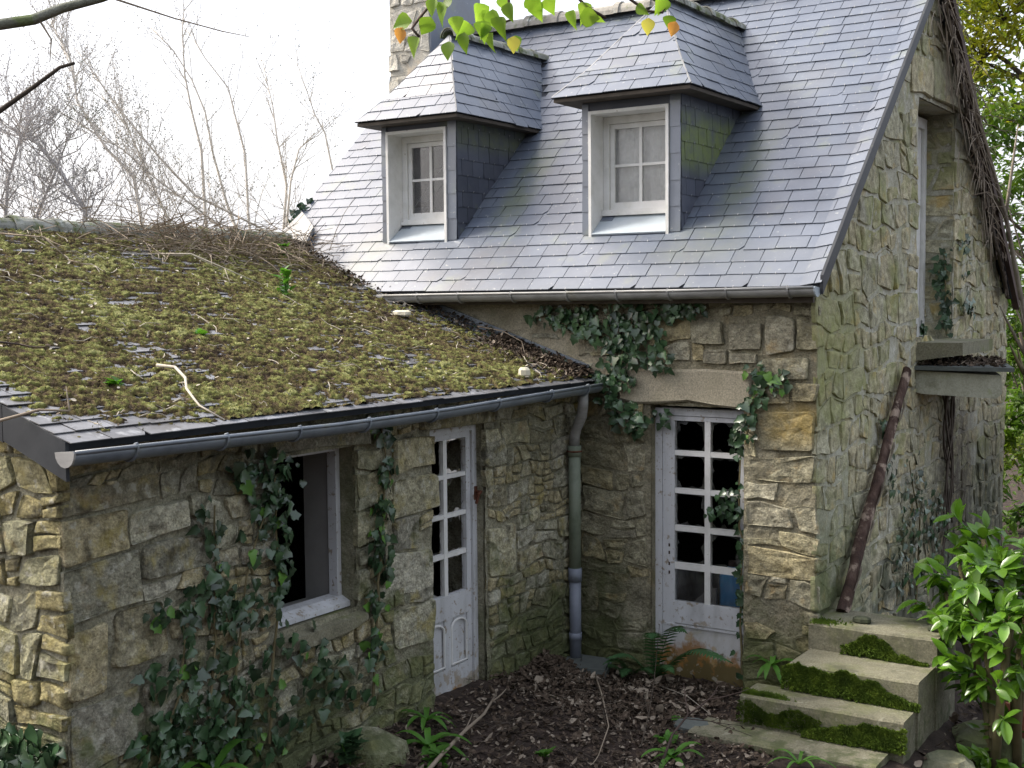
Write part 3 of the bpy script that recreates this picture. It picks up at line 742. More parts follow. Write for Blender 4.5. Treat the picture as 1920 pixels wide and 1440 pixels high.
    P = [(XL+.02, EY+.2, 3.2), (XL+.02, YB-.1, 3.2), (XL+.02, RY, RZ-.25)]
    mb.prism(P, (.35, 0, 0))
    mb.build('rear_wall', M['mortar'], house)
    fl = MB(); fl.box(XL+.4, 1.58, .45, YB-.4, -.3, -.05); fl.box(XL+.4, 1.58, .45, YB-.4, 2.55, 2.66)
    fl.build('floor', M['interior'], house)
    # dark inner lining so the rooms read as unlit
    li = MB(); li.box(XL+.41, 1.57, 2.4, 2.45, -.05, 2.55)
    li.build('dark_lining', M['interior'], house)
build_walls()

def build_roof():
    roof = MB()
    n = Vector((0, -math.sin(TH), math.cos(TH)))
    roof.prism([(XL-.08, EY, EZ), (2.06, EY, EZ), (2.03, RY, RZ), (XL-.08, RY, RZ)], n*-.09)
    yb = 6.35; zb = RZ-.90*(yb-RY)
    roof.prism([(XL-.08, RY, RZ-.001), (2.06, RY, RZ-.001), (2.08, yb, zb), (XL-.08, yb, zb)], Vector((0, .62, .78))*-.09)
    rf = roof.build('roof', M['slate_deck'], house)
    fr = Frame((0, EY, EZ), (1, 0, 0), (0, math.cos(TH), math.sin(TH)))
    SL = (RY-EY)/math.cos(TH)
    ue = 2.10
    hp = [(1, 0, ue), (-1, 0, 3.70), (0, 1, SL+.02)]
    def skip(u, s):
        y = EY+s*math.cos(TH); z = EZ+s*math.sin(TH)
        for (cx, h0, h1, yf, ze) in ((-1.872, .42, .55, .36, 4.69), (.302, .45, .6, .36, 4.72)):
            if yf < y < 1.5 and abs(u-cx) < h0-.11: return True
            if 1.62 < y < 2.5 and abs(u-cx) < .5*(1-(y-1.55)/1.05)-.05: return True
        if u < -2.1 and 2.4604-.337*u > z+.12: return True
        if -3.66 < u < -3.14 and y > 2.25: return True
        return False
    slate_field(rf, fr, -3.70, ue, -.012, SL, .142, .252, M['slate'], hp, 300, skip, lift_at=ue-.17, seed=3)
    # dark verge strip hanging down the gable edge
    vb = MB()
    vb.prism([(2.085, EY-.02, EZ-.06), (2.085, RY, RZ-.04), (2.085, RY, RZ+.085), (2.085, EY-.02, EZ+.075)], (.022, 0, 0))
    vb.build('verge_strip', M['slate_verge'], rf)
    vb = MB(); vb.prism([(2.06, RY, RZ+.03), (2.06, 6.45, RZ-.9*3.4+.03), (2.06, 6.45, RZ-.9*3.4-.10), (2.06, RY, RZ-.10)], (.07, 0, 0))
    vb.build('rear_verge_board', M['twig_dark'], rf)
    fl = MB(); fl.prism([(-3.62, .36, 3.70), (-3.20, .28, 3.60), (-3.24, .44, 3.76), (-3.55, .62, 3.93)], Vector((0, -.02, .03)))
    fl.build('valley_flashing', M['zinc'], rf)
    # ridge tiles
    def ridge(p0, p1, parent, mat, L, r, seed, collar=True, half=1.0):
        rnd = random.Random(seed); p0, p1 = Vector(p0), Vector(p1); d = (p1-p0).normalized(); tot = (p1-p0).length
        side = d.cross(Vector((0, 0, 1))).normalized(); up = side.cross(d)
        k = max(1, round(tot/L)); L = tot/k
        for i in range(k):
            b = MB(); N_ = 9
            a0 = p0+d*(i*L+.004); a1 = p0+d*((i+1)*L+.03)
            dz = rnd.uniform(-.008, .008)
            prof = [(math.cos(PI*q/(N_-1))*r*half, math.sin(PI*q/(N_-1))*r*1.05-.02) for q in range(N_)]
            V = []
            for (pp, sc) in ((a0, 1.0), (a1, .96)):
                for (x, z) in prof: V.append(pp+side*x*sc+up*(z*sc+dz))
            for (pp, sc) in ((a0, .84), (a1, .80)):
                for (x, z) in prof: V.append(pp+side*x*sc+up*(z*sc+dz))
            F = []
            for q in range(N_-1):
                F += [(q, q+1, N_+q+1, N_+q), (2*N_+q+1, 2*N_+q, 3*N_+q, 3*N_+q+1), (q+1, q, 2*N_+q, 2*N_+q+1), (N_+q, N_+q+1, 3*N_+q+1, 3*N_+q)]
            b.add(V, F)
            if collar:
                V = []
                for pp in (a0-d*.012, a0+d*.055):
                    for sc in (1.04, 1.17):
                        for (x, z) in prof: V.append(pp+side*x*sc+up*(z*sc+dz))
                F = []
                for q in range(N_-1):
                    F += [(q, q+1, N_+q+1, N_+q), (2*N_+q+1, 2*N_+q, 3*N_+q, 3*N_+q+1), (N_+q, N_+q+1, 3*N_+q+1, 3*N_+q)]
                b.add(V, F)
            b.build('ridge_tile', mat, parent, smooth=False)
    build_roof.ridge = ridge
    ridge((-3.12, RY, RZ+.02), (2.08, RY, RZ+.02), rf, M['ridge_tile'], .36, .115, 4)
    # gutter
    def gutter(path, r, parent, mat, name, capmat=None, cap0=False, cap1=False, br=.55, back=Vector((0, 1, 0))):
        path = [Vector(p) for p in path]
        N_ = 9; V = []; F = []
        d0 = (path[-1]-path[0]).normalized(); out = -back
        prof = [(math.cos(PI+PI*q/(N_-1))*r, math.sin(PI+PI*q/(N_-1))*r) for q in range(N_)]
        for p in path:
            for (x, z) in prof: V.append(p+back*(-x)*1.0+Vector((0, 0, z)))
            for (x, z) in prof: V.append(p+back*(-x)*.93+Vector((0, 0, z*.93)))
        W = 2*N_
        for i in range(len(path)-1):
            for q in range(N_-1):
                F.append((i*W+q, i*W+q+1, (i+1)*W+q+1, (i+1)*W+q))
                F.append((i*W+N_+q+1, i*W+N_+q, (i+1)*W+N_+q, (i+1)*W+N_+q+1))
            for q in (0, N_-1): F.append((i*W+q, i*W+N_+q, (i+1)*W+N_+q, (i+1)*W+q))
        b = MB(); b.add(V, F)
        # rolled front lip
        b.tube([p+out*r+Vector((0, 0, .004)) for p in path], .011, 6)
        g = b.build(name, mat, parent, smooth=True)
        L = (path[-1]-path[0]).length; k = int(L/br)
        for i in range(k):
            t = (i+.6)/k
            seg = min(len(path)-2, int(t*(len(path)-1))); f = t*(len(path)-1)-seg
            p = path[seg].lerp(path[seg+1], f)
            bb = MB()
            pr = [p+back*(-math.cos(PI+PI*q/10)*(r+.006))+Vector((0, 0, math.sin(PI+PI*q/10)*(r+.006))) for q in range(11)]
            pr = pr + [p+out*r+Vector((0, 0, .018)), p+out*(r-.02)+Vector((0, 0, .012))] if True else pr
            bb.tube(pr, .008, 4)
            bb.build('bracket', mat, g)
        for flag, pt in ((cap0, path[0]), (cap1, path[-1])):
            if flag:
                c = MB(); c.prism([pt+back*(-x*1.06)+Vector((0, 0, z*1.06)) for (x, z) in prof]+[pt+out*r+Vector((0, 0, .012))], d0*(-.012 if pt is path[0] else .012))
                c.build('end_cap', capmat or mat, g)
        return g
    build_roof.gutter = gutter
    gutter([(-2.05, EY-.06, 3.098), (-1.2, EY-.06, 3.105), (0, EY-.06, 3.108), (1.0, EY-.06, 3.113), (2.07, EY-.06, 3.125)], .062, house, M['zinc'], 'gutter', M['zinc_sill'], False, True, .44)
    fb = MB(); fb.box(-2.2, 2.02, EY+.02, EY+.05, 3.02, 3.13); fb.build('fascia_board', M['soffit'], house)
    # chimney
    cb = MB(); cb.box(-3.66, -3.12, 2.2, 3.15, 4.9, 7.4)
    ch = cb.build('chimney', M['chimney_stone'], house)
    cf = Frame((-3.68, 2.19, 0), (1, 0, 0), (0, 0, 1))
    stones(ch, cf, courses(0, .57, 5.1, 7.3, [], .14, .30, 51, (.8, 1.6)), M['chimney_stone'], 52, .014, (.004, .012), .05, dens=.8)
    b = MB(); b.box(-3.118, -3.10, 2.2, 3.15, 4.9, 7.4); b.build('chimney_slate_face', M['slate'], ch)
build_roof()

# ------------------------------------------------------------------ dormers
def flat_slates(parent, pts, mat, expo, width, seed, uref=None, name='slate', lift=0.0, base=.012, nmax=80):
    """slates on a planar convex polygon; courses run along the first edge"""
    P = [Vector(p) for p in pts]
    u = (P[1]-P[0]).normalized(); nrm = (P[1]-P[0]).cross(P[2]-P[0]).normalized(); v = nrm.cross(u)
    fr = Frame(P[0], u, v)
    q = [fr.uv(p) for p in P]
    hp = poly_halfplanes(q)
    us = [a for a, b in q]; vs = [b for a, b in q]
    # let the bottom course overhang a little
    hp2 = [h for h in hp if not (abs(h[0]) < 1e-3 and h[1] < 0)]
    return slate_field(parent, fr, min(us), max(us), min(vs)-.006, max(vs), expo, width, mat, hp2, nmax, None, None, seed, .005, base, name)

def build_dormer(cx, x0, x1, yf, ztop, apex_y, apex_z, back_y, back_z, fx0, fx1, ov, seed, label, curtain):
    b = MB()
    ze = ztop+.03
    def zr(y): return roofz(y)+.004
    yb = (ze-3.294)/SLOPE
    # cheeks
    for (xa, xb) in ((x1-.07, x1), (x0, x0+.07)):
        b.prism([(xa, yf, zr(yf)-.05), (xa, yf, ztop), (xa, yb-.02, ztop)], (xb-xa, 0, 0))
    # front strips and header
    b.box(x0, fx0, yf-.004, yf+.06, zr(yf)-.02, ztop); b.box(fx1, x1, yf-.004, yf+.06, zr(yf)-.02, ztop)
    b.box(fx0, fx1, yf-.004, yf+.06, 4.612, ztop)
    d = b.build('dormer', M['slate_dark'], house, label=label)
    # narrow slates up the two front strips
    for (a, c, sd) in ((x0, fx0-.004, 1), (fx1+.006, x1+.004, 2)):
        rnd = random.Random(seed*10+sd); z = zr(yf); k = 0
        while z < ztop-.05:
            h = .205*rnd.uniform(.92, 1.08); z2 = min(ztop-.03, z+h)
            s = MB(); jx = rnd.uniform(-.003, .003)
            s.prism([(a+jx, yf-.012, z+.002), (c+jx, yf-.012, z+.002), (c+jx, yf-.006, z2+.03), (a+jx, yf-.006, z2+.03)], (0, -.006, 0))
            s.build('slate', M['slate'], d); z = z2
    # right and left cheek slates
    flat_slates(d, [(x1, yf, zr(yf)+.01), (x1, yf+.001, zr(yf)+.01), (x1, yb, ztop)], M['slate_dark'], .14, .2, seed+1) if False else None
    fr = Frame((x1, yf, zr(yf)), (0, 1, 0), (0, 0, 1))
    tri = [(0, 0), (0, ztop-zr(yf)), (yb-yf, ztop-zr(yf))]
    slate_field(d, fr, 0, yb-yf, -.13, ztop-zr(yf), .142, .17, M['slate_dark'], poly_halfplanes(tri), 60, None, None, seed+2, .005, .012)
    # soffit and eaves
    ex0, ex1, ey = x0-ov, x1+ov, yf-.20
    s = MB(); s.prism([(ex0+.01, ey+.01, ztop-.005), (ex1-.01, ey+.01, ztop-.005), (ex1-.01, yb+.05, ztop-.005), (ex0+.01, yb+.05, ztop-.005)], (0, 0, .028))
    s.build('soffit', M['soffit'], d)
    # roof faces with a slight flare at the eaves
    def lerp(a, b_, t): return tuple(a[i]+(b_[i]-a[i])*t for i in range(3))
    A, B = (ex0, ey, ze), (ex1, ey, ze); C = (cx, apex_y, apex_z); E = (cx, back_y, back_z)
    Bk, Ak = (ex1, yb+.02, ze), (ex0, yb+.02, ze)
    t = .30; sag = -.035
    def kink(P, Q, inx, iny):
        q = lerp(P, Q, t); return (q[0]+inx, q[1]+iny, q[2]+sag)
    Bm, Am = kink(B, C, -.0, .0), kink(A, C, .0, .0)
    Ebk, Eak = lerp(Bk, E, t), lerp(Ak, E, t); Ebk = (Ebk[0], Ebk[1], Ebk[2]+sag); Eak = (Eak[0], Eak[1], Eak[2]+sag)
    sh = MB()
    faces = [(A, B, Bm, Am), (Am, Bm, C), (B, Bk, Ebk, Bm), (Bm, Ebk, E, C), (Ak, A, Am, Eak), (Eak, Am, C, E)]
    for f in faces: sh.add(f, [tuple(range(len(f)))])
    sh.add([A, B, Bk, Ak], [(0, 3, 2, 1)])
    sh.build('dormer_roof', M['slate_deck'], d)
    for i, (f, mt) in enumerate(zip(faces, ['slate']*6)):
        flat_slates(d, f, M[mt], .135, .25 if i < 2 else .24, seed*5+i, base=.013, nmax=60)
    # hip edges
    # hip corner: a thin lead seam under the slate edges
    for (p, q, r_) in ((B, Bm, C), (A, Am, C)):
        hb = MB(); hb.tube([Vector(p)+Vector((0, 0, .006)), Vector(q)+Vector((0, 0, .006)), Vector(r_)+Vector((0, 0, .006))], .009, 5); hb.build('hip_seam', M['zinc'], d)
    build_roof.ridge((cx, apex_y-.02, apex_z+.015), (cx, back_y+.06, back_z+.015), d, M['ridge_tile_mossy'], .30, .075, seed, True)
    # window: white lining box, frame, sashes
    w = MB(); zb = zr(yf)+.012; zt = 4.612; yw = yf+.20
    w.prism([(fx0, yf-.03, zb-.03), (fx0, yf-.03, zt), (fx0, yw, zt), (fx0, yw, zb+.16)], (.026, 0, 0))
    w.prism([(fx1-.026, yf-.03, zb-.03), (fx1-.026, yf-.03, zt), (fx1-.026, yw, zt), (fx1-.026, yw, zb+.16)], (.026, 0, 0))
    w.box(fx0+.026, fx1-.026, yf-.03, yw, zt-.026, zt)
    wf = w.build('window_surround', M['white_paint'], d)
    s = MB(); s.prism([(fx0+.027, yf-.026, zb-.018), (fx1-.027, yf-.026, zb-.018), (fx1-.027, yw, zb+.145), (fx0+.027, yw, zb+.145)], (0, -.008, .012))
    s.build('zinc_sill', M['zinc_sill'], d)
    f = MB(); a, c = fx0+.028, fx1-.028; z0 = zb+.155; z1 = zt-.028
    f.box(a, a+.055, yw-.02, yw+.04, z0, z1); f.box(c-.055, c, yw-.02, yw+.04, z0, z1); f.box(a+.055, c-.055, yw-.02, yw+.04, z1-.06, z1)
    f.box(a, c, yw-.055, yw+.04, z0-.002, z0+.045)
    f.build('window_frame', M['white_paint'], d)
    f = MB(); a2, c2 = a+.058, c-.058; z2, z3 = z0+.048, z1-.063; y0_, y1_ = yw+.0, yw+.035
    f.box(a2, a2+.04, y0_, y1_, z2, z3); f.box(c2-.04, c2, y0_, y1_, z2, z3); f.box(a2+.04, c2-.04, y0_, y1_, z3-.04, z3); f.box(a2+.04, c2-.04, y0_, y1_, z2, z2+.06)
    sash = f.build('sash', M['white_paint'], d)
    pa, pc, pz0, pz1 = a2+.04, c2-.04, z2+.06, z3-.04
    mx, mz = (pa+pc)/2, (pz0+pz1)/2
    f = MB(); f.box(mx-.013, mx+.013, y0_+.003, y1_-.003, pz0, pz1); f.box(pa, mx-.013, y0_+.005, y1_-.005, mz-.011, mz+.011); f.box(mx+.013, pc, y0_+.005, y1_-.005, mz-.011, mz+.011)
    f.build('glazing_bar', M['white_paint'], d)
    for (xa, xb) in ((pa, mx-.013), (mx+.013, pc)):
        for (za, zc) in ((pz0, mz-.011), (mz+.011, pz1)):
            p = MB(); p.box(xa, xb, yw+.016, yw+.020, za, zc); p.build('pane', M['glass_dirty'] if curtain else M['glass'], d)
    if curtain:
        V = []; F = []
        for i in range(25):
            x = pa-.02+(pc-pa+.04)*i/24; dy = .012*math.sin(i*1.9)+.006*math.sin(i*4.1)
            V += [(x, yw+.07+dy, pz0-.02), (x, yw+.07+dy*.7, pz1+.03)]
        for i in range(24): F.append((2*i, 2*i+2, 2*i+3, 2*i+1))
        obj('curtain', V, F, M['curtain'], d, smooth=True)
    else:
        q = MB(); q.tube([(pa, yw+.30, pz0+.05), (pc+.05, yw+.22, pz0+.27)], .012, 5); q.build('reflection_line', M['reflection_grey'], d)  # diagonal rod stands in for a line reflected in the panes
    # near-black sheet stands in for the unlit room behind
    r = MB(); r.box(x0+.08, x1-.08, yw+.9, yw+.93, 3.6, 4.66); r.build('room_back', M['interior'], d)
build_dormer(-1.872, -2.293, -1.451, .333, 4.665, .83, 5.53, 2.46, 5.56, -2.232, -1.548, .15, 7, 'left dormer with dark dusty panes', False)
build_dormer(.302, -.145, .750, .326, 4.69, .93, 5.60, 2.57, 5.62, -.080, .656, .18, 9, 'right dormer with a grey curtain behind its panes', True)

# ------------------------------------------------------------------ glazed door of the main wall
def shards(parent, fr, x0, x1, z0, z1, seed, hole=.40, whole=False):
    """broken pane: a jagged rim of glass left in its frame"""
    rnd = random.Random(seed)
    cx, cz = (x0+x1)/2+rnd.uniform(-.02, .02), (z0+z1)/2+rnd.uniform(-.03, .03)
    if whole:
        b = MB(); b.prism([fr.p(x0, z0), fr.p(x1, z0), fr.p(x1, z1), fr.p(x0, z1)], fr.n*.003); b.build('pane', M['shard'], parent); return
    N_ = 22; O = []; I = []
    for k in range(N_):
        a = 2*PI*k/N_; ca, sa = math.cos(a), math.sin(a)
        t = min((x1-cx)/ca if ca > 1e-6 else ((x0-cx)/ca if ca < -1e-6 else 9), (z1-cz)/sa if sa > 1e-6 else ((z0-cz)/sa if sa < -1e-6 else 9))
        O.append((cx+ca*t, cz+sa*t)); ff = rnd.choice([.99, .97, .9, .84, .96]) if rnd.random() < .7 else rnd.uniform(.65, .9)
        I.append((cx+ca*t*ff, cz+sa*t*ff))
    V = [fr.p(*p) for p in O]+[fr.p(*p) for p in I]
    V += [fr.p(p[0], p[1], .003) for p in O]+[fr.p(p[0], p[1], .003) for p in I]
    F = []
    for k in range(N_):
        j = (k+1) % N_; F += [(k, j, N_+j, N_+k), (2*N_+k, 3*N_+k, 3*N_+j, 2*N_+j), (N_+k, N_+j, 3*N_+j, 3*N_+k)]
    obj('pane', V, F, M['shard'], parent)

def build_main_door():
    fr = Frame((0, .10, 0), (1, 0, 0), (0, 0, 1)); y = .10
    b = MB(); b.box(.628, .70, y-.01, y+.07, -.1, 2.19); b.box(1.405, 1.44, y-.01, y+.07, -.1, 2.19); b.box(.70, 1.405, y-.01, y+.07, 2.135, 2.195)
    b.build('door_frame', M['door_paint'], house)
    b = MB(); c0, c1, c2, c3 = .805, 1.062, 1.110, 1.362
    rows = [(.648, .905), (.958, 1.212), (1.258, 1.514), (1.556, 1.817), (1.857, 2.095)]
    b.box(.703, c0, y, y+.045, .0, 2.13); b.box(c3, 1.402, y, y+.045, .0, 2.13); b.box(c0, c3, y, y+.045, 2.095, 2.13)
    b.box(c0, c3, y, y+.045, .47, .648); 
    dr = b.build('glazed_door', M['door_paint'], house, label='white glazed door with broken panes and a rusty bottom panel')
    g = MB(); g.box(c0, c3, y+.012, y+.035, .0, .47); g.box(.735, c0, y-.001, y, .0, .40); g.box(c3, 1.39, y-.001, y, .0, .30); g.build('bottom_panel', M['rust_panel'], dr, label='bottom panel stained orange and brown')
    g = MB(); g.box(c1, c2, y+.004, y+.042, .648, 2.095); g.build('glazing_bar', M['white_paint'], dr)
    for i in range(4):
        for (xa, xb) in ((c0, c1), (c2, c3)):
            g = MB(); g.box(xa, xb, y+.006, y+.04, rows[i][1], rows[i+1][0]); g.build('glazing_bar', M['white_paint'], dr)
    for i, (z0, z1) in enumerate(rows):
        for k, (xa, xb) in enumerate(((c0, c1), (c2, c3))):
            shards(dr, Frame((0, y+.02, 0), (1, 0, 0), (0, 0, 1)), xa, xb, z0, z1, 70+i*2+k, whole=(i == 0))
    for zz in (.86, .93, 1.02, 1.08):
        s = MB(); s.box(.752, .766, y-.003, y+.002, zz, zz+.025); s.build('keyhole', M['twig_dark'], dr)
    m = MB(); m.box(.71, c3+.03, y-.006, y, .445, .462); m.build('weather_bar', M['door_paint'], dr)
    # worn stone threshold
    box_obj('threshold', .60, 1.50, -.03, .25, -.12, .005, M['concrete'], house, .02)
build_main_door()

# objects seen through the broken panes
b = MB(); b.prism([(.50, .42, .02), (1.02, .42, .02), (1.02, .42, .70), (.96, .42, .70), (.50, .42, .28)], (0, .03, 0))
tag(b.build('fallen_board', M['grey_dark_board']), 'grey slanting board in the dark room behind the glazed door', 'board')

def blue_can():
    t = thing('plastic_can', 'blue plastic can standing inside behind the lowest pane of the glazed door', 'can')
    b = MB(); b.tube([(1.12, .54, .50), (1.12, .54, .53), (1.12, .54, .80), (1.12, .54, .85), (1.12, .54, .88)], [.10, .11, .11, .08, .035], 14); b.build('can_body', M['blue'], t, smooth=True)
    b = MB(); b.tube([(1.12, .54, .88), (1.12, .54, .92)], .04, 10); b.build('cap', M['twig_dark'], t)
    return t
blue_can()
tb = thing('wooden_bench', 'low dark bench inside the house carrying the blue can', 'bench')
b = MB(); b.box(1.03, 1.5, .46, .85, .46, .50); b.build('bench_top', M['soffit'], tb)
for (x, y) in ((1.05, .5), (1.45, .5), (1.05, .8), (1.45, .8)):
    b = MB(); b.box(x, x+.04, y, y+.04, -.05, .46); b.build('leg', M['soffit'], tb)

# ------------------------------------------------------------------ gable landing slab
def build_landing():
    b = MB(); P = [(2.0, 2.19), (2.0, 2.385), (2.74, 2.36), (2.75, 2.20), (2.70, 2.155), (2.06, 2.175)]
    V = [(x, 2.62, z) for x, z in P]+[(2.0+(x-2.0)*.42, 4.05, z) for x, z in P]; b.add(V, [tuple(range(5, -1, -1)), tuple(range(6, 12))]+[(i, (i+1) % 6, 6+(i+1) % 6, 6+i) for i in range(6)]); ls = b.build('landing_slab', M['concrete_pale'], house)
    b = MB(); b.prism([(1.985, 2.56, 2.395), (2.86, 2.56, 2.395), (2.42, 4.1, 2.395), (1.985, 4.1, 2.395)], (0, 0, .035)); b.build('landing_paving', M['concrete_dark'], ls)
    b = MB(); b.prism([(1.96, 2.62, 2.47), (1.96, 2.62, 2.64), (2.40, 2.66, 2.64), (2.40, 2.66, 2.53)], (0, 1.2, 0)); b.build('door_step', M['concrete'], ls)
    # dark flaking render and a rust streak below the slab
build_landing()

# ================================================================== MOSSY WING
wing = thing('house_wing', 'low stone wing with a moss covered slate roof, nearest the viewer on the left', 'house wing')
AS = .337
def az(x): return 2.4604-AS*x
AX, AXR, AY = .15, -3.51, -5.10
AC = math.hypot(1, AS)
AF = Frame((AX, AY, az(AX)), (0, 1, 0), (-1, 0, AS))
ASL = (AX-AXR)*AC
def apt(x, y, h=0): return AF.p(y-AY, (AX-x)*AC, h)
def valley_y(x): return min(.40, (az(x)-3.294)/SLOPE) if x < -2.05 else -.0

def build_wing():
    f = Frame((0, 0, 0), (0, 1, 0), (0, 0, 1))
    win = (-3.56, -2.84, 1.12, 2.15); dor = (-2.04, -1.385, -.5, 2.17)
    mb = MB()
    wall_grid(mb, f, -5.04, 0, -.2, 2.42, .045, [win, dor], amp=.014, seed=12)
    for (a, b_, c, d) in [(-5.01, -3.56, -.3, 2.44), (-2.84, -2.04, -.3, 2.44), (-1.385, -.0, -.3, 2.44), (-3.56, -2.84, -.3, 1.10), (-3.56, -2.84, 2.17, 2.44), (-2.04, -1.385, 2.19, 2.44)]:
        mb.box(-.42, -.03, a, b_, c, d)
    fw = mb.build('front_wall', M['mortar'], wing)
    man = [(-5.055, -4.42, 2.02, 2.20), (-5.055, -4.62, 1.78, 2.02), (-4.62, -4.24, 1.80, 2.0), (-5.055, -4.55, 1.50, 1.77), (-4.55, -4.08, 1.60, 1.78), (-5.055, -4.78, 1.10, 1.49), (-4.78, -4.40, 1.18, 1.50), (-4.39, -4.12, 1.22, 1.42),
           (-5.055, -4.60, .74, 1.09), (-4.6, -4.34, .80, 1.06), (-2.50, -2.03, 1.92, 2.16), (-2.48, -2.0, 1.62, 1.88), (-2.48, -2.20, 1.38, 1.62), (-2.55, -2.02, 1.08, 1.38), (-2.50, -2.04, .72, 1.02), (-2.40, -2.04, 1.02, 1.10),
           (-1.395, -1.12, 1.84, 2.06), (-1.395, -1.02, 1.0, 1.42), (-2.84, -2.55, 1.98, 2.14), (-2.84, -2.58, 1.80, 1.98), (-2.84, -2.52, 1.50, 1.72)]
    lint = [(-3.72, -2.72, 2.15, 2.33), (-2.20, -1.25, 2.17, 2.32)]
    sill = (-3.62, -2.78, .98, 1.12)
    obst = [win, dor, sill]+man+lint
    R = courses(-5.055, 0, -.1, 1.14, obst, .09, .20, 61, (.8, 2.0), split=.35)
    R += courses(-5.055, 0, 1.14, 2.18, obst, .08, .19, 62, (.8, 2.1), split=.35)
    R += courses(-5.055, 0, 2.18, 2.40, obst, .07, .12, 63, (1.6, 3.4))
    stones(fw, f, man, M['stone'], 64, .0035, (.010, .024), .035)
    stones(fw, f, lint, M['stone'], 65, .006, (.02, .03), .02)
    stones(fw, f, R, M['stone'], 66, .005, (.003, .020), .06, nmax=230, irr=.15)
    # sloping window sill stone
    P = [(-3.62, 1.0), (-3.3, .985), (-2.95, 1.005), (-2.80, 1.04), (-2.80, 1.115), (-3.62, 1.10)]
    b = MB(); n = len(P)
    V = [f.p(a, c, -.13) for a, c in P]+[f.p(a, c, .055-(.02 if c > 1.06 else 0)) for a, c in P]
    V[4+n] = f.p(-2.80, 1.075, .05); V[5+n] = f.p(-3.62, 1.06, .05); V[4] = f.p(-2.80, 1.125, -.13); V[5] = f.p(-3.62, 1.125, -.13)
    obj('window_sill', V, [(i, (i+1) % n, n+(i+1) % n, n+i) for i in range(n)]+[tuple(range(n, 2*n))], M['concrete'], fw)
    # end wall facing the viewer
    e = Frame((0, -5.04, 0), (1, 0, 0), (0, 0, 1))
    zt = lambda x: az(x)-.06
    hp = [(AS/AC, 1/AC, (2.4604-.05)/AC), (1, 0, .0)]
    mb = MB(); wall_grid(mb, e, -3.6, 0, -.2, 3.65, .05, (), hp, amp=.014, seed=13)
    P = clip_poly([(-3.6, -.3), (-.03, -.3), (-.03, 3.65), (-3.6, 3.65)], hp); mb.prism([e.p(x, y, -.03) for x, y in P], e.n*-.38)
    ew = mb.build('end_wall', M['mortar'], wing)
    R = courses(-3.5, .025, -.1, 3.5, [], .10, .24, 71, (.7, 1.8))
    stones(ew, e, R, M['stone_lichen'], 72, .006, (.010, .034), .06, irr=.18, hp=hp[:1]+[(1, 0, .03)], nmax=140)
    # inner lining: reveal plaster and unlit room
    b = MB(); b.box(-.44, -.24, -2.845, -2.80, 1.1, 2.2); b.box(-.44, -.24, -3.60, -3.555, 1.1, 2.2); b.box(-.44, -.24, -3.6, -2.8, 1.06, 1.125); b.box(-.44, -.24, -3.6, -2.8, 2.15, 2.2)
    b.build('window_reveal', M['plaster'], fw)
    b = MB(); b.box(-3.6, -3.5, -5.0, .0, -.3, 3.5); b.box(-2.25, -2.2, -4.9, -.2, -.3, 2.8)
    b.build('dark_lining', M['interior'], wing)
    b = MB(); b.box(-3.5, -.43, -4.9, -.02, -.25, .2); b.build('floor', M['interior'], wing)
    # window frame, right jamb, head and sill in peeling white
    b = MB(); b.box(-.20, -.13, -2.885, -2.845, 1.155, 2.13); b.box(-.20, -.13, -3.55, -3.50, 1.155, 2.13); b.box(-.20, -.13, -3.5, -2.885, 2.115, 2.145)
    wf = b.build('window_frame', M['door_paint'], wing, label='empty white window frame with its glass gone')
    b = MB(); b.prism([(-.21, -3.55, 1.125), (-.21, -3.55, 1.185), (-.13, -3.55, 1.18), (-.065, -3.55, 1.15), (-.065, -3.55, 1.118)], (0, .73, 0)); b.build('frame_sill', M['door_paint'], wf)
    # half glazed door
    x = -.10
    b = MB(); b.box(x-.05, x+.02, -1.435, -1.375, .20, 2.17); b.box(x-.05, x+.02, -2.06, -2.02, .2, 2.17); b.box(x-.05, x+.02, -2.02, -1.435, 2.115, 2.17)
    b.build('door_frame', M['door_paint'], wing)
    b = MB(); c0, c1, c2, c3 = -1.99, -1.765, -1.722, -1.492
    rows = [(.95, 1.222), (1.256, 1.508), (1.538, 1.79), (1.82, 2.07)]
    b.box(x-.045, x, -2.018, c0, .24, 2.112); b.box(x-.045, x, c3, -1.437, .24, 2.112); b.box(x-.045, x, c0, c3, 2.07, 2.112); b.box(x-.045, x, c0, c3, .78, .95); b.box(x-.045, x, c0, c3, .24, .42)
    b.box(x-.045, x, -1.775, -1.705, .42, .78); b.box(x-.04, x-.014, c0, -1.775, .42, .78); b.box(x-.04, x-.014, -1.705, c3, .42, .78)
    dr = b.build('half_glazed_door', M['door_paint'], wing, label='white half glazed door in the wing wall')
    for (ya, yb) in ((-1.975, -1.785), (-1.695, -1.51)):
        q = MB(); N_ = 9; pts = [(x+.001, ya, .44), (x+.001, ya, .70)]+[(x+.001, ya+(yb-ya)*(.5-.5*math.cos(PI*k/N_)), .70+.06*math.sin(PI*k/N_)) for k in range(1, N_)]+[(x+.001, yb, .70), (x+.001, yb, .44), (x+.001, ya, .44)]
        q.tube(pts, .009, 5); q.build('door_panel_moulding', M['white_paint'], dr)
    g = MB(); g.box(x-.04, x-.003, c1, c2, .95, 2.07); g.build('glazing_bar', M['white_paint'], dr)
    for i in range(3):
        for (ya, yb) in ((c0, c1), (c2, c3)):
            g = MB(); g.box(x-.038, x-.005, ya, yb, rows[i][1], rows[i+1][0]); g.build('glazing_bar', M['white_paint'], dr)
    for i, (z0, z1) in enumerate(rows):
        for k, (ya, yb) in enumerate(((c0, c1), (c2, c3))):
            shards(dr, Frame((x-.025, 0, 0), (0, 1, 0), (0, 0, 1)), ya, yb, z0, z1, 170+i*2+k)
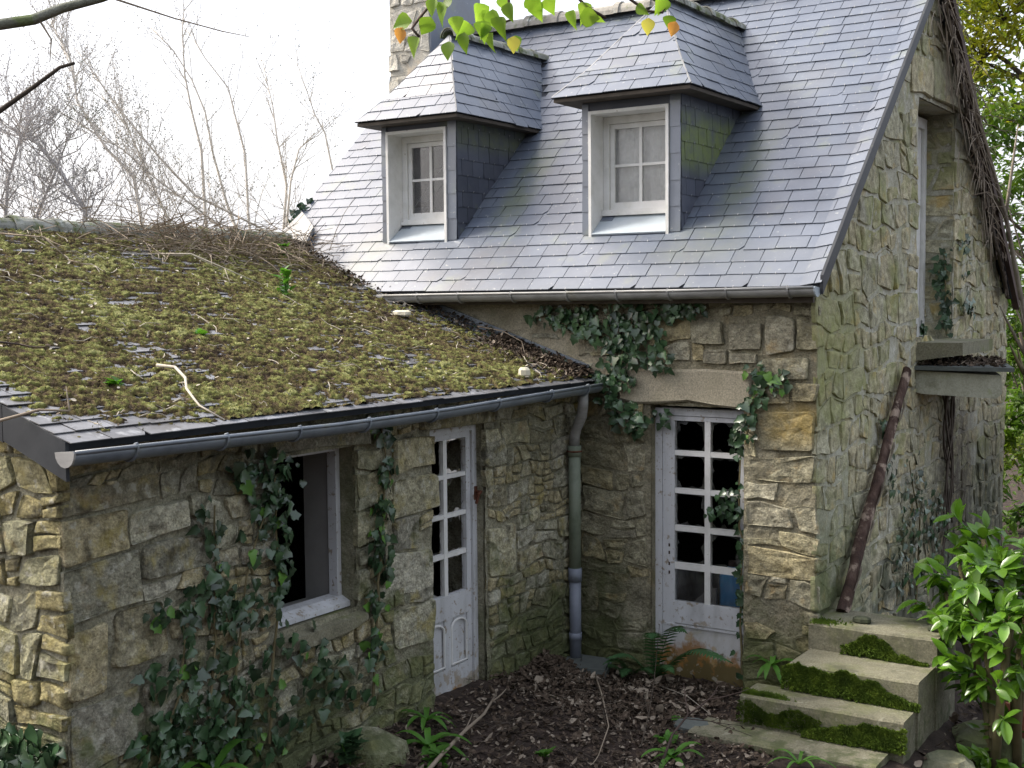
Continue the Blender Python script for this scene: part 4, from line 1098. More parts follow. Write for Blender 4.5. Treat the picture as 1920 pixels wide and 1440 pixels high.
    g = MB(); g.tube([(x+.02, -1.40, 1.66), (x+.07, -1.40, 1.66), (x+.075, -1.44, 1.65), (x+.06, -1.45, 1.58)], .012, 6); g.box(x+.018, x+.026, -1.42, -1.38, 1.60, 1.70)
    g.build('door_latch', M['iron'], wing, label='rusty latch and hook on the door frame')
    b = MB(); b.prism([(-.16, -2.06, .08), (.02, -2.08, .08), (.035, -1.37, .08), (-.16, -1.37, .08)], (0, 0, .145)); b.build('door_step', M['concrete'], wing)
    # roof
    r = MB()
    for (ya, yb, x0) in ((AY, -.01, AX), (-.01, .45, -2.1)):
        P = [(x0, ya, az(x0)), (x0, yb, az(x0)), (AXR, yb, az(AXR)), (AXR, ya, az(AXR))]
        r.prism(P, AF.n*-.05)
    r.prism([(AXR, AY, az(AXR)-.001), (AXR, .45, az(AXR)-.001), (-7.0, .45, az(AXR)-1.2), (-7.0, AY, az(AXR)-1.2)], Vector((-.3, 0, .95))*-.08)
    rf = r.build('roof', M['slate_deck'], wing)
    def skip(u, s):
        x = AX-s/AC; y = AY+u
        return y > valley_y(x)+.12 or y > .42
    slate_field(rf, AF, -.03, 5.5, -.055, ASL+.02, .125, .235, M['slate_old'], [(-1, 0, .03), (0, 1, ASL+.02), (1, 0, 5.5)], 300, skip, seed=21, rag=.007, base=.018, hook=False)
    for i, (xa, xb) in enumerate(((.17, -.30), (-.305, -.80), (-.805, -1.30), (-1.305, -1.9), (-1.905, -2.7), (-2.705, -3.5))):
        v = MB(); v.prism([(xa, AY-.035, az(xa)-.18), (xb, AY-.035, az(xb)-.17), (xb, AY-.035, az(xb)+.006), (xa, AY-.035, az(xa)+.006)], (0, .02-.004*(i % 2), 0)); v.build('verge_board', M['slate_verge'], rf)
    build_roof.ridge((AXR, AY-.04, az(AXR)+.01), (AXR, .36, az(AXR)+.01), rf, M['ridge_tile_mossy'], .38, .10, 22)
    # zinc flashing where the roof meets the taller wall
    v = MB(); v.prism([(.10, -.035, az(.1)+.015), (.10, -.035, az(.1)+.10), (-2.06, -.035, az(-2.06)+.10), (-2.06, -.035, az(-2.06)+.015)], (0, .02, 0)); v.prism([apt(.12, -.035, .022), apt(.12, -.16, .022), apt(-2.0, -.16, .022), apt(-2.0, -.035, .022)], AF.n*.005)
    v.build('wall_flashing', M['zinc_blue'], rf)
    g = build_roof.gutter([(AX+.06, AY-.06, 2.365), (AX+.06, -4.2, 2.350), (AX+.06, -3.3, 2.335), (AX+.06, -2.2, 2.338), (AX+.06, -1.0, 2.362), (AX+.06, -.12, 2.375)], .066, wing, M['zinc_blue'], 'gutter', M['zinc'], True, True, .62, Vector((-1, 0, 0)))
    # downpipe with its swan neck, in two lengths
    p = MB(); p.tube([(.20, -.30, 2.33), (.195, -.29, 2.22), (.17, -.27, 2.13), (.10, -.235, 2.03), (.075, -.22, 1.96), (.07, -.215, 1.86)], .043, 12); dp = p.build('downpipe', M['zinc'], wing, smooth=True)
    p = MB(); p.tube([(.07, -.215, 1.87), (.07, -.215, .82)], .049, 14); p.tube([(.07, -.215, 1.885), (.07, -.215, 1.80)], .056, 14); p.build('pipe_length', M['pipe_green'], dp, smooth=True)
    p = MB(); p.tube([(.07, -.215, .84), (.07, -.215, .16)], .048, 14); p.tube([(.07, -.215, .89), (.07, -.215, .78)], .056, 14); p.tube([(.07, -.215, .36), (.07, -.215, .30)], .053, 14); p.build('pipe_length', M['pipe_blue'], dp, smooth=True)
    p = MB(); p.box(-.02, .07, -.235, -.195, 1.83, 1.85); p.tube([(.07+.058*math.cos(a*PI/6), -.215+.058*math.sin(a*PI/6), 1.84) for a in range(13)], .008, 4); p.build('pipe_clip', M['iron'], dp)
build_wing()

# ------------------------------------------------------------------ moss and litter on the wing roof
def roof_moss():
    rs = np.random.RandomState(5)
    d = .0100
    nu, ns = int(5.5/d), int((ASL-.02)/d)
    def vnoise(cu, cs, seed):
        r_ = np.random.RandomState(seed); gu, gs = int(5.6/cu)+3, int(ASL/cs)+3; G = r_.rand(gu, gs)
        x = np.arange(nu+1)*d/cu; y = np.arange(ns+1)*d/cs; i = x.astype(int); j = y.astype(int); fx = x-i; fy = y-j
        fx = fx*fx*(3-2*fx); fy = fy*fy*(3-2*fy)
        A = G[np.ix_(i, j)]*(1-fx)[:, None]+G[np.ix_(i+1, j)]*fx[:, None]; B = G[np.ix_(i, j+1)]*(1-fx)[:, None]+G[np.ix_(i+1, j+1)]*fx[:, None]
        return A*(1-fy)[None, :]+B*fy[None, :]
    n1, n2, n3, n4 = vnoise(.13, .10, 1), vnoise(.062, .045, 2), vnoise(.031, .024, 3), vnoise(.016, .014, 4)
    fb = .30*n1+.30*n2+.25*n3+.15*n4
    D = np.zeros((nu+1, ns+1))
    H = np.full((nu+1, ns+1), -.02); T = np.zeros((nu+1, ns+1))
    def dens(u, s):
        x = AX-s/AC; y = AY+u
        m = .52+.62*nz(u*1.1, s*1.1, 4)+.55*nz(u*4.5, s*4.5, 8)+.3*nz(u*11, s*11, 2)
        if u < .40: m -= .75*(1-u/.40)
        if s < .22: m -= .35*(1-s/.22)
        if s < .55 and .10 < u < 1.0: m -= .33*(1-s/.55)
        w = valley_y(x)-y
        if x > -2.2:
            if w < .42: m *= .10
            elif w < .75: m *= .5
        elif w < .10: m *= .2
        if s > ASL-.16: m *= .6
        return m
    for i in range(0, nu+1, 4):
        for j in range(0, ns+1, 4):
            u, s_ = i*d, j*d; x = AX-s_/AC
            D[i:i+4, j:j+4] = dens(u, s_) if AY+u < valley_y(x)-.01 else -3
    H = (fb-.520+.34*np.clip(D, -2, .9))*.085
    H = np.where(H > 0, np.minimum(H, .020+.25*np.maximum(H-.02, 0)), H)
    H += (n4-.5)*.006+rs.randn(nu+1, ns+1)*.0026
    T = -.24+.60*n3+.34*n2-.06*n1
    T += np.clip(H*7, -.1, .25)-.12+rs.randn(nu+1, ns+1)*.05
    U = np.arange(nu+1)*d+rs.randn(nu+1, ns+1).T.reshape(ns+1, nu+1).T*.002 if False else np.arange(nu+1)*d
    uu, ss = np.meshgrid(U, np.arange(ns+1)*d, indexing='ij')
    uu = uu+rs.randn(nu+1, ns+1)*.003; ss = ss+rs.randn(nu+1, ns+1)*.003
    o, a, b, nn = (np.array(AF.o), np.array(AF.u), np.array(AF.v), np.array(AF.n))
    Vx = o+uu[..., None]*a+ss[..., None]*b+(H+.014)[..., None]*nn
    hm = np.maximum.reduce([H[:-1, :-1], H[1:, :-1], H[1:, 1:], H[:-1, 1:]])
    ci, cj = np.nonzero(hm > .002)
    w = ns+1
    F = np.stack([ci*w+cj, (ci+1)*w+cj, (ci+1)*w+cj+1, ci*w+cj+1], 1)
    used, inv = np.unique(F, return_inverse=True)
    V = Vx.reshape(-1, 3)[used]; F = inv.reshape(-1, 4); Tt = T.reshape(-1)[used]
    me = bpy.data.meshes.new('roof_moss')
    me.vertices.add(len(V)); me.vertices.foreach_set('co', V.astype(np.float32).ravel())
    me.loops.add(F.size); me.loops.foreach_set('vertex_index', F.astype(np.int32).ravel())
    me.polygons.add(len(F)); me.polygons.foreach_set('loop_start', np.arange(0, F.size, 4, dtype=np.int32)); me.polygons.foreach_set('loop_total', np.full(len(F), 4, np.int32))
    me.update(calc_edges=True)
    at = me.attributes.new('tint', 'FLOAT', 'POINT'); at.data.foreach_set('value', Tt.astype(np.float32))
    # short upright moss shoots
    k = rs.choice(len(V), 52000); base = V[k]; dr = np.array(AF.n)*(.6+rs.rand(len(k), 1)*.8)+rs.randn(len(k), 3)*.55
    dr /= np.linalg.norm(dr, axis=1)[:, None]; ln = (.008+.014*rs.rand(len(k), 1)); sd = np.cross(dr, rs.randn(len(k), 3)); sd /= np.linalg.norm(sd, axis=1)[:, None]; sd *= .0022
    V2 = np.stack([base-sd, base+sd, base+dr*ln], 1).reshape(-1, 3); m2 = bpy.data.meshes.new('moss_shoots')
    m2.vertices.add(len(V2)); m2.vertices.foreach_set('co', V2.astype(np.float32).ravel()); m2.loops.add(len(V2)); m2.loops.foreach_set('vertex_index', np.arange(len(V2), dtype=np.int32))
    nf = len(k); m2.polygons.add(nf); m2.polygons.foreach_set('loop_start', np.arange(0, 3*nf, 3, dtype=np.int32)); m2.polygons.foreach_set('loop_total', np.full(nf, 3, np.int32)); m2.update(calc_edges=True)
    a2 = m2.attributes.new('tint', 'FLOAT', 'POINT'); a2.data.foreach_set('value', np.repeat(Tt[k]+.12, 3).astype(np.float32))
    tag(link('moss_shoots', m2, M['roof_moss']), 'fine upright moss shoots standing on the clumps of the wing roof', 'moss', kind='stuff')
    tag(link('roof_moss', me, M['roof_moss']), 'green and brown moss clumps growing over the low wing roof', 'moss', kind='stuff')
roof_moss()

def litter(name, label, n, sampler, mat, mat2, smin, smax, seed, frac2=.2):
    rnd = random.Random(seed)
    for part, mt, cnt in ((0, mat, int(n*(1-frac2))), (1, mat2, int(n*frac2))):
        b = MB()
        for _ in range(cnt):
            P, nrm = sampler(rnd)
            if P is None: continue
            s = rnd.uniform(smin, smax); t = Vector((rnd.uniform(-1, 1), rnd.uniform(-1, 1), rnd.uniform(-.5, .5)))
            n2 = (Vector(nrm)+Vector((rnd.uniform(-.7, .7), rnd.uniform(-.7, .7), rnd.uniform(-.2, .4)))).normalized()
            m = orient(P, t, n2, s); w = rnd.uniform(.18, .42); c = rnd.uniform(-.25, .35)
            L = [(-w*.4, 0, c*.3), (w*.4, 0, c*.3), (w, .45, c*.2), (w*.5, .85, c*.8), (0, 1, c), (-w*.6, .8, c*.7), (-w, .4, c*.1)]
            V = [m @ Vector(p) for p in L]+[m @ Vector((0, .45, -.06))]
            b.add(V, [(7, i, (i+1) % 7) for i in range(7)])
        tag(b.build(name, mt, smooth=False), label if part == 0 else label.replace('dark', 'pale'), 'leaf litter', kind='stuff')
def s_ground(r):
    x, y = r.uniform(-.0, 2.2), r.uniform(-3.6, .05)
    if r.random() < .25: x, y = r.uniform(.0, 1.4), r.uniform(-1.4, .0)
    return (x, y, gz(x, y)+.035*nz(x*2.1, y*2.1, 3)+.02*nz(x*7, y*7, 9)+r.uniform(.0, .035)), (0, 0, 1)
litter('leaf_litter', 'dark dead leaves covering the courtyard ground between the doors', 13500, s_ground, M['litter'], M['litter_pale'], .014, .052, 3, .14)
litter('leaf_litter', 'dark whole dead leaves lying on top of the courtyard litter', 420, s_ground, M['litter'], M['litter_pale'], .06, .11, 23, .45)
def s_right(r):
    x, y = r.uniform(2.95, 4.2), r.uniform(-1.2, 2.5)
    return (x, y, gz(x, y)+r.uniform(.0, .04)), (0, 0, 1)
litter('leaf_litter', 'dark dead leaves on the ground behind the concrete steps', 1400, s_right, M['litter'], M['litter_pale'], .03, .08, 4, .2)
def s_valley(r):
    x = r.choice([r.uniform(-.75, .13), r.uniform(-.75, .13), r.uniform(-3.4, .1)])
    w = abs(r.gauss(0, .20 if x > -.8 else .10))
    y = valley_y(x)-.03-w
    return apt(x, y, .02+r.uniform(0, .03)+max(0, .03-.15*w)), AF.n
litter('leaf_litter', 'dark brown needles and leaves lying along the foot of the tall wall on the wing roof', 3800, s_valley, M['litter'], M['litter_pale'], .018, .045, 5, .08)
def s_roof(r):
    x, y = r.uniform(-3.4, .1), r.uniform(-5.05, .2)
    if y > valley_y(x)-.05: return None, None
    return apt(x, y, .03+r.uniform(0, .02)), AF.n
litter('leaf_litter', 'dark bits of dead leaf and bark scattered on the roof moss', 2300, s_roof, M['litter'], M['twig_pale'], .010, .032, 15, .25)
def roof_sticks():
    rnd = random.Random(16); b = MB()
    for _ in range(170):
        x, y = rnd.uniform(-3.4, .1), rnd.uniform(-5.0, .1)
        if y > valley_y(x)-.08: continue
        a = rnd.uniform(0, 2*PI); L = rnd.uniform(.05, .22); p = [apt(x, y, .035)]
        for k in range(3):
            a += rnd.uniform(-.6, .6); x += math.cos(a)*L/3; y += math.sin(a)*L/3; p.append(apt(x, y, rnd.uniform(.03, .06)))
        b.tube(p, [.0032, .003, .0025, .0015], 4, False)
    tag(b.build('dead_sticks', M['twig_pale']), 'small pale dead sticks strewn over the roof moss', 'sticks', kind='stuff')
roof_sticks()
def ground_sticks():
    rnd = random.Random(17); b = MB()
    for _ in range(170):
        x, y = rnd.uniform(.05, 2.2), rnd.uniform(-3.2, 0)
        a = rnd.uniform(0, 2*PI); L = rnd.uniform(.08, .40); p = []
        for k in range(4):
            p.append((x, y, gz(x, y)+.035*nz(x*2.1, y*2.1, 3)+rnd.uniform(.02, .05))); a += rnd.uniform(-.4, .4); x += math.cos(a)*L/3; y += math.sin(a)*L/3
        b.tube(p, [.0035, .003, .0025, .0015], 4, False)
    tag(b.build('dead_sticks', M['bark_dark']), 'thin dead sticks lying among the courtyard leaf litter', 'sticks', kind='stuff')
ground_sticks()
def s_slab(r):
    x, y = r.uniform(2.02, 2.8), r.uniform(2.6, 4.0); x = 2.02+(x-2.02)*(1-.5*(y-2.6)/1.45)
    return (x, y, 2.435+r.uniform(0, .025)), (0, 0, 1)
litter('leaf_litter', 'dark dead leaves heaped on the landing slab of the gable', 900, s_slab, M['litter'], M['litter_pale'], .03, .06, 6, .06)
def s_mound(r):
    a, q = r.uniform(0, 2*PI), r.random()**.6
    x, y = -.0+.34*q*math.cos(a)+.02, -.62+.5*q*math.sin(a); x = max(.03, x)
    return (x, y, gz(x, y)+.13*(1-q)**1.2+r.uniform(0, .03)), (.3, -.3, 1)
litter('leaf_litter', 'dark heap of rotting leaves drifted against the wing wall beside the downpipe', 1300, s_mound, M['litter'], M['litter_pale'], .02, .05, 7, .04)

# ------------------------------------------------------------------ chips, weeds and twigs on the wing roof
def chunk(name, P, size, mat, label, cat, seed, group=None, flat=.6, rot=0):
    rnd = random.Random(seed); b = MB(); V = []; N_ = 8
    for k, (sc, h) in enumerate(((.8, 0), (1, .25), (.95, .75), (.6, 1))):
        for i in range(N_):
            a = 2*PI*i/N_+rot; rr = sc*(1+.22*nz(math.cos(a)*1.3+seed, math.sin(a)*1.3, k*.4))
            V.append((P[0]+size[0]*rr*math.cos(a), P[1]+size[1]*rr*math.sin(a), P[2]+size[2]*(h+.10*nz(i, k, seed))))
    F = [(k*N_+i, k*N_+(i+1) % N_, (k+1)*N_+(i+1) % N_, (k+1)*N_+i) for k in range(3) for i in range(N_)]+[tuple(range(3*N_, 4*N_)), tuple(range(N_-1, -1, -1))]
    return tag(obj(name, V, F, mat), label, cat, group)
P = apt(-1.34, -.64, .02); c_ = chunk('mortar_chip', P, (.10, .06, .05), M['chip'], 'flat pale chip of mortar on the upper wing roof by the bare slates', 'stone chip', 3)
P = apt(.02, -.89, .02); c_ = chunk('mortar_chip', P, (.05, .045, .075), M['chip'], 'stubby pale chip of mortar near the gutter end of the wing roof', 'stone chip', 4)
def twig(label, pts, r, mat, name='twig', cat='twig', group=None, branches=0, seed=0, blen=.3):
    rnd = random.Random(seed); t = thing(name, label, cat, group)
    n = len(pts); b = MB(); b.tube(pts, [r*(1-.6*i/(n-1)) for i in range(n)], 6); b.build('stem', mat, t, smooth=True)
    for k in range(branches):
        i = rnd.randrange(1, n); p = Vector(pts[i]); d = (Vector(pts[i])-Vector(pts[i-1])).normalized()
        d = (d+Vector((rnd.uniform(-1, 1), rnd.uniform(-1, 1), rnd.uniform(-.4, .6)))*.8).normalized(); L = blen*rnd.uniform(.5, 1.2)
        q = [p+d*L*s+Vector((0, 0, .04*s*s)) for s in (0, .35, .7, 1)]
        b = MB(); b.tube(q, [r*.5, r*.4, r*.3, r*.15], 5); b.build('side_shoot', mat, t, smooth=True)
    return t
twig('long bleached stem lying down the mossy roof to the gutter', [apt(-.57, -3.94, .05), apt(-.48, -3.89, .07), apt(-.30, -3.98, .08), apt(-.18, -4.08, .07), apt(-.05, -4.14, .06), apt(.03, -4.18, .06), apt(.21, -4.17, .05)], .011, M['twig_pale'], seed=1)
twig('pale crooked twig standing up from the roof below the brush heap', [apt(-2.9, -1.95, .02), apt(-2.6, -1.80, .12), apt(-2.3, -1.72, .10), apt(-2.05, -1.55, .05)], .008, M['twig_pale'], branches=2, seed=2)
twig('thin grey twig sticking out past the verge at the left edge', [(-.62, -5.45, 2.50), (-.30, -5.30, 2.47), (.02, -5.16, 2.56), (.10, -5.05, 2.55)], .011, M['twig'], branches=2, seed=3, blen=.12)
twig('thin bare root trailing along the flashing of the tall wall', [apt(-.95, -.12, .06), apt(-.72, -.10, .10), apt(-.50, -.14, .09), apt(-.36, -.30, .05)], .007, M['twig'], branches=1, seed=4)
twig('forked pale twig on the roof near the ridge at the left', [apt(-3.2, -3.1, .05), apt(-2.9, -2.95, .12), apt(-2.55, -3.0, .06)], .008, M['twig'], branches=3, seed=6)
twig('short dark stick on the moss at the far left', [apt(-1.05, -5.0, .05), apt(-1.0, -4.75, .07), apt(-.98, -4.55, .05)], .012, M['twig_dark'], branches=2, seed=7, blen=.15)

def brush_pile():
    rnd = random.Random(77); b = MB()
    for _ in range(620):
        y = rnd.gauss(-1.0, .85); y = min(.2, max(-3.1, y)); x = rnd.uniform(-3.62, -2.75)+abs(y+1)*-.05
        if rnd.random() < .25: x += rnd.uniform(0, .35)
        p = Vector(apt(x, y, rnd.uniform(.0, .16))); L = rnd.uniform(.15, .65)
        d = Vector((rnd.uniform(-.6, 1), rnd.uniform(-1, 1), rnd.uniform(-.25, .45))).normalized()
        cv = Vector((rnd.uniform(-1, 1), rnd.uniform(-1, 1), rnd.uniform(-1.2, .2)))*.25
        q = [p+d*L*s+cv*L*s*s for s in (0, .33, .66, 1)]
        q = [Vector((v.x, v.y, max(v.z, az(max(v.x, AXR-abs(v.x-AXR)*0))+.015))) if v.x > AXR else v for v in q]
        b.tube(q, [.0045, .004, .003, .002], 3, False)
    tag(b.build('brush_pile', M['twig']), 'tangled heap of dead grey twigs lying over the wing ridge', 'dead brush', kind='stuff')
brush_pile()

def weed(label, P, n, size, up=(0, 0, 1), seed=0, meshes='weed', spread=.8, name='weed', cat='plant', height=.0):
    rnd = random.Random(seed); t = thing(name, label, cat); P = Vector(P); ms = []
    if height:
        b = MB()
        for k in range(3):
            b.tube([P, P+Vector((rnd.uniform(-.04, .04), rnd.uniform(-.04, .04), height*rnd.uniform(.7, 1)))], .004, 4)
        b.build('stem', M['weed'], t)
    for i in range(n):
        a = rnd.uniform(0, 2*PI); el = rnd.uniform(.15, 1.1)
        d = Vector((math.cos(a)*spread, math.sin(a)*spread, el)); h = height*rnd.random()
        ms.append(orient(P+Vector((0, 0, h))+Vector((rnd.uniform(-.03, .03), rnd.uniform(-.03, .03), 0)), d, Vector(up)+Vector((0, 0, .2)), size*rnd.uniform(.6, 1.15)))
    place_leaves(t, ms, LM[meshes]); return t
weed('tall bright green weed growing on the wing roof below the valley', apt(-1.85, -1.48, .03), 30, .10, seed=1, height=.20)
weed('pale green plant on the roof close to the ridge end', apt(-2.95, -.32, .03), 18, .09, seed=8, height=.10)
weed('tiny bright green seedling in the middle of the mossy roof', apt(-1.08, -3.13, .02), 16, .07, seed=2)
weed('small dark green tuft on the moss toward the left verge', apt(-.40, -4.38, .02), 14, .075, seed=3)

# ================================================================== STEPS
def build_steps():
    t = thing('concrete_steps', 'flight of concrete steps with mossy risers against the gable corner', 'steps')
    lv = [(.67, 1.985, 2.91, -.10, .42), (.48, 2.0, 2.90, -.53, -.10), (.29, 1.75, 2.885, -.82, -.53), (.08, 1.50, 2.80, -1.14, -.82)]
    for i, (z, x0, x1, y0, y1) in enumerate(lv):
        b = MB(); nx = 14; P = []
        yb = .42 if i == 0 else y1+.02
        # worn front edge
        V = []; F = []
        for k in range(nx+1):
            x = x0+(x1-x0)*k/nx; w = .006*nz(x*9, i, 2); c = .012+.01*abs(nz(x*12, i, 5))
            V += [(x, y0+w, -.4 if i else -.4), (x, y0+w, z-c), (x, y0+w+c, z+w*.5), (x, yb, z), (x, yb, -.4)]
        for k in range(nx):
            for q in range(4): F.append((k*5+q, (k+1)*5+q, (k+1)*5+q+1, k*5+q+1))
        F.append((4, 3, 2, 1, 0)); e = nx*5; F.append((e, e+1, e+2, e+3, e+4))
        b.add(V, F); b.build('step', M['concrete'], t, label=['top landing step', 'third step with a moss cushion', 'broad second step', 'sunken bottom slab'][i])
    return t
build_steps()
def moss_patch(label, pts_fn, n, rmin, rmax, seed, mat=None):
    """cushion of short moss: many small fuzzy bumps and blades on a face of the steps"""
    rnd = random.Random(seed); b = MB()
    for _ in range(n):
        q = pts_fn(rnd)
        if q is None: continue
        P, nr = Vector(q[0]), Vector(q[1]).normalized(); r = rnd.uniform(rmin, rmax)*.55
        t1 = nr.orthogonal().normalized(); t2 = nr.cross(t1); V = []; k = 6
        for i in range(k):
            a = 2*PI*i/k+rnd.random(); V.append(P+(t1*math.cos(a)+t2*math.sin(a))*r)
        for i in range(k):
            a = 2*PI*i/k+rnd.random()*.5; V.append(P+(t1*math.cos(a)+t2*math.sin(a))*r*.7+nr*r*rnd.uniform(.3, .7))
        V.append(P+nr*r*rnd.uniform(.6, 1.0)+Vector((0, 0, -.2*r)))
        F = [(i, (i+1) % k, k+(i+1) % k, k+i) for i in range(k)]+[(k+i, k+(i+1) % k, 2*k) for i in range(k)]
        b.add(V, F)
        for _ in range(6):
            d = (nr+Vector((rnd.uniform(-.9, .9), rnd.uniform(-.9, .9), rnd.uniform(-.9, .6)))).normalized(); w = d.orthogonal().normalized()*.0025; p = P+Vector((rnd.uniform(-r, r), 0, rnd.uniform(-r, r)))*.8
            b.add([p-w, p+w, p+d*rnd.uniform(.012, .028)], [(0, 1, 2)])
    return tag(b.build('moss_cushion', mat or M['moss_step'], smooth=True), label, 'moss', kind='stuff')
def band(x0, x1, y, z0, z1, prof, depth=.05):
    def f(r):
        t = r.uniform(-.06, 1.06); x = x0+(x1-x0)*t; tt = min(1, max(0, t)); zt = z0+(z1-z0)*prof(tt)*(1+.28*nz(x*9, z0*7, 3)+.15*nz(x*30, z0, 6))
        if (t < .05 or t > .95) and r.random() < .65: return None
        z = z0+(zt-z0)*r.random()**.8
        if z < z0: return None
        return (x, y-depth*(1-(z-z0)/max(.01, z1-z0))*r.random(), z), (0, -1, .45)
    return f
moss_patch('small dark moss cushion on the riser below the top landing', band(2.27, 2.82, -.10, .485, .62, lambda t: max(.05, math.sin(PI*min(1, t*1.25+.12))**.7 if t < .72 else .35*(1-t)/.28), .045), 2200, .008, .02, 1)
moss_patch('wide bright moss blanket on the riser of the third step', band(2.0, 2.86, -.53, .295, .47, lambda t: .98 if t < .55 else .98-.75*(t-.55)/.45, .045), 6500, .008, .022, 2)
moss_patch('dark moss film on the left of the second step riser', band(1.76, 2.3, -.82, .10, .26, lambda t: .55+.45*math.sin(t*5+1)**2, .010), 1500, .005, .011, 3)
moss_patch('thick moss cushion on the right of the second step riser', band(2.25, 2.87, -.82, .085, .24, lambda t: .25+.75*min(1, t*1.6), .045), 3600, .008, .022, 4)
moss_patch('flat light green moss on the left tread of the second step', lambda r: ((max(1.765, 1.86+.085*r.gauss(0, 1)), max(-.81, -.785+.03*abs(r.gauss(0, 1))), .292), (0, 0, 1)), 900, .008, .018, 5)
moss_patch('light green moss at the corner where the top landing meets the house', lambda r: ((2.0+.09*abs(r.gauss(0, 1)), -.03+.035*r.gauss(0, 1), .672), (0, 0, 1)), 220, .007, .014, 6)
chunk('pebble', (2.32, .10, .67), (.075, .05, .045), M['dark_pebble'], 'mossy dark pebble on the left of the top landing', 'stone', 5)
chunk('pebble', (2.83, .14, .67), (.055, .045, .04), M['dark_pebble'], 'dark pebble at the right corner of the top landing', 'stone', 6)
chunk('flagstone', (1.46, -.95, .0), (.16, .12, .085), M['concrete_dark'], 'small tilted flagstone left of the sunken bottom slab', 'stone', 7)
chunk('boulder', (-.0+.12, -2.95, .13), (.30, .22, .22), M['stone'], 'yellow mossy boulder at the foot of the wing wall under the window', 'boulder', 8)
chunk('rubble_block', (3.10, -.55, -.22), (.20, .24, .24), M['gable_stone'], 'grey rubble block lying beside the steps', 'stone', 9)
chunk('rubble_block', (3.20, .15, -.22), (.26, .22, .26), M['gable_stone'], 'squarish rubble block behind the steps under the laurel', 'stone', 10)
chunk('terracotta_pot', (3.28, .75, -.18), (.16, .16, .24), M['terracotta'], 'broken terracotta pot under the laurel bush', 'pot', 12)
def drain():
    t = thing('drain_block', 'grey concrete drain block under the downpipe foot', 'drain')
    b = MB(); P = [(-.03, -.12), (.34, -.10), (.46, -.42), (.05, -.50)]
    b.prism([(x, y, -.08) for x, y in P], (0, 0, .21)); b.build('drain_body', M['concrete_dark'], t)
    b = MB(); b.prism([(x*.96+.005, y*.96-.012, .131) for x, y in P], (0, 0, .025)); b.build('drain_lid', M['concrete_dark'], t)
    b = MB(); b.prism([(.38, -.46, .12), (.52, -.62, .02), (.30, -.72, .02), (.20, -.52, .12)], (0, 0, -.05)); b.build('drain_chute', M['concrete_dark'], t)
drain()
# rotten timber leaning from the slab to the top landing
def beam():
    t = thing('rotten_beam', 'rotten dark timber leaning from the landing slab down to the steps', 'beam')
    p0, p1 = Vector((2.09, .34, .66)), Vector((2.08, 2.06, 2.42)); V = []; F = []; n = 26; k = 8
    for i in range(n+1):
        f = i/n; c = p0.lerp(p1, f)+Vector((.012*nz(f*5, 1), 0, .018*nz(f*4, 7))); d = (p1-p0).normalized(); a = Vector((1, 0, 0)); w = d.cross(a)
        r = .052*(1+.22*nz(f*9, 3))+.018*(1-f)
        for j in range(k):
            an = 2*PI*j/k; rr = r*(1+.22*nz(f*7, j*1.7, 2)); V.append(c+a*math.cos(an)*rr*.7+w*math.sin(an)*rr)
    for i in range(n):
        for j in range(k): F.append((i*k+j, i*k+(j+1) % k, (i+1)*k+(j+1) % k, (i+1)*k+j))
    F += [tuple(range(k)), tuple(range(n*k+k-1, n*k-1, -1))]
    obj('timber', V, F, M['rot'], t, smooth=True)
    for i, f in enumerate((.12, .3, .45, .62, .8)):
        c = p0.lerp(p1, f)+Vector((.05, -.02, .01)); d = (p1-p0).normalized()
        b = MB(); b.prism([c-d*.10, c+d*.06+Vector((.02, 0, .02)), c+d*.13, c-d*.02+Vector((-.005, .02, -.03))], (.012, 0, .004)); b.build('bark_flake', M['bark_pale'], t)
beam()

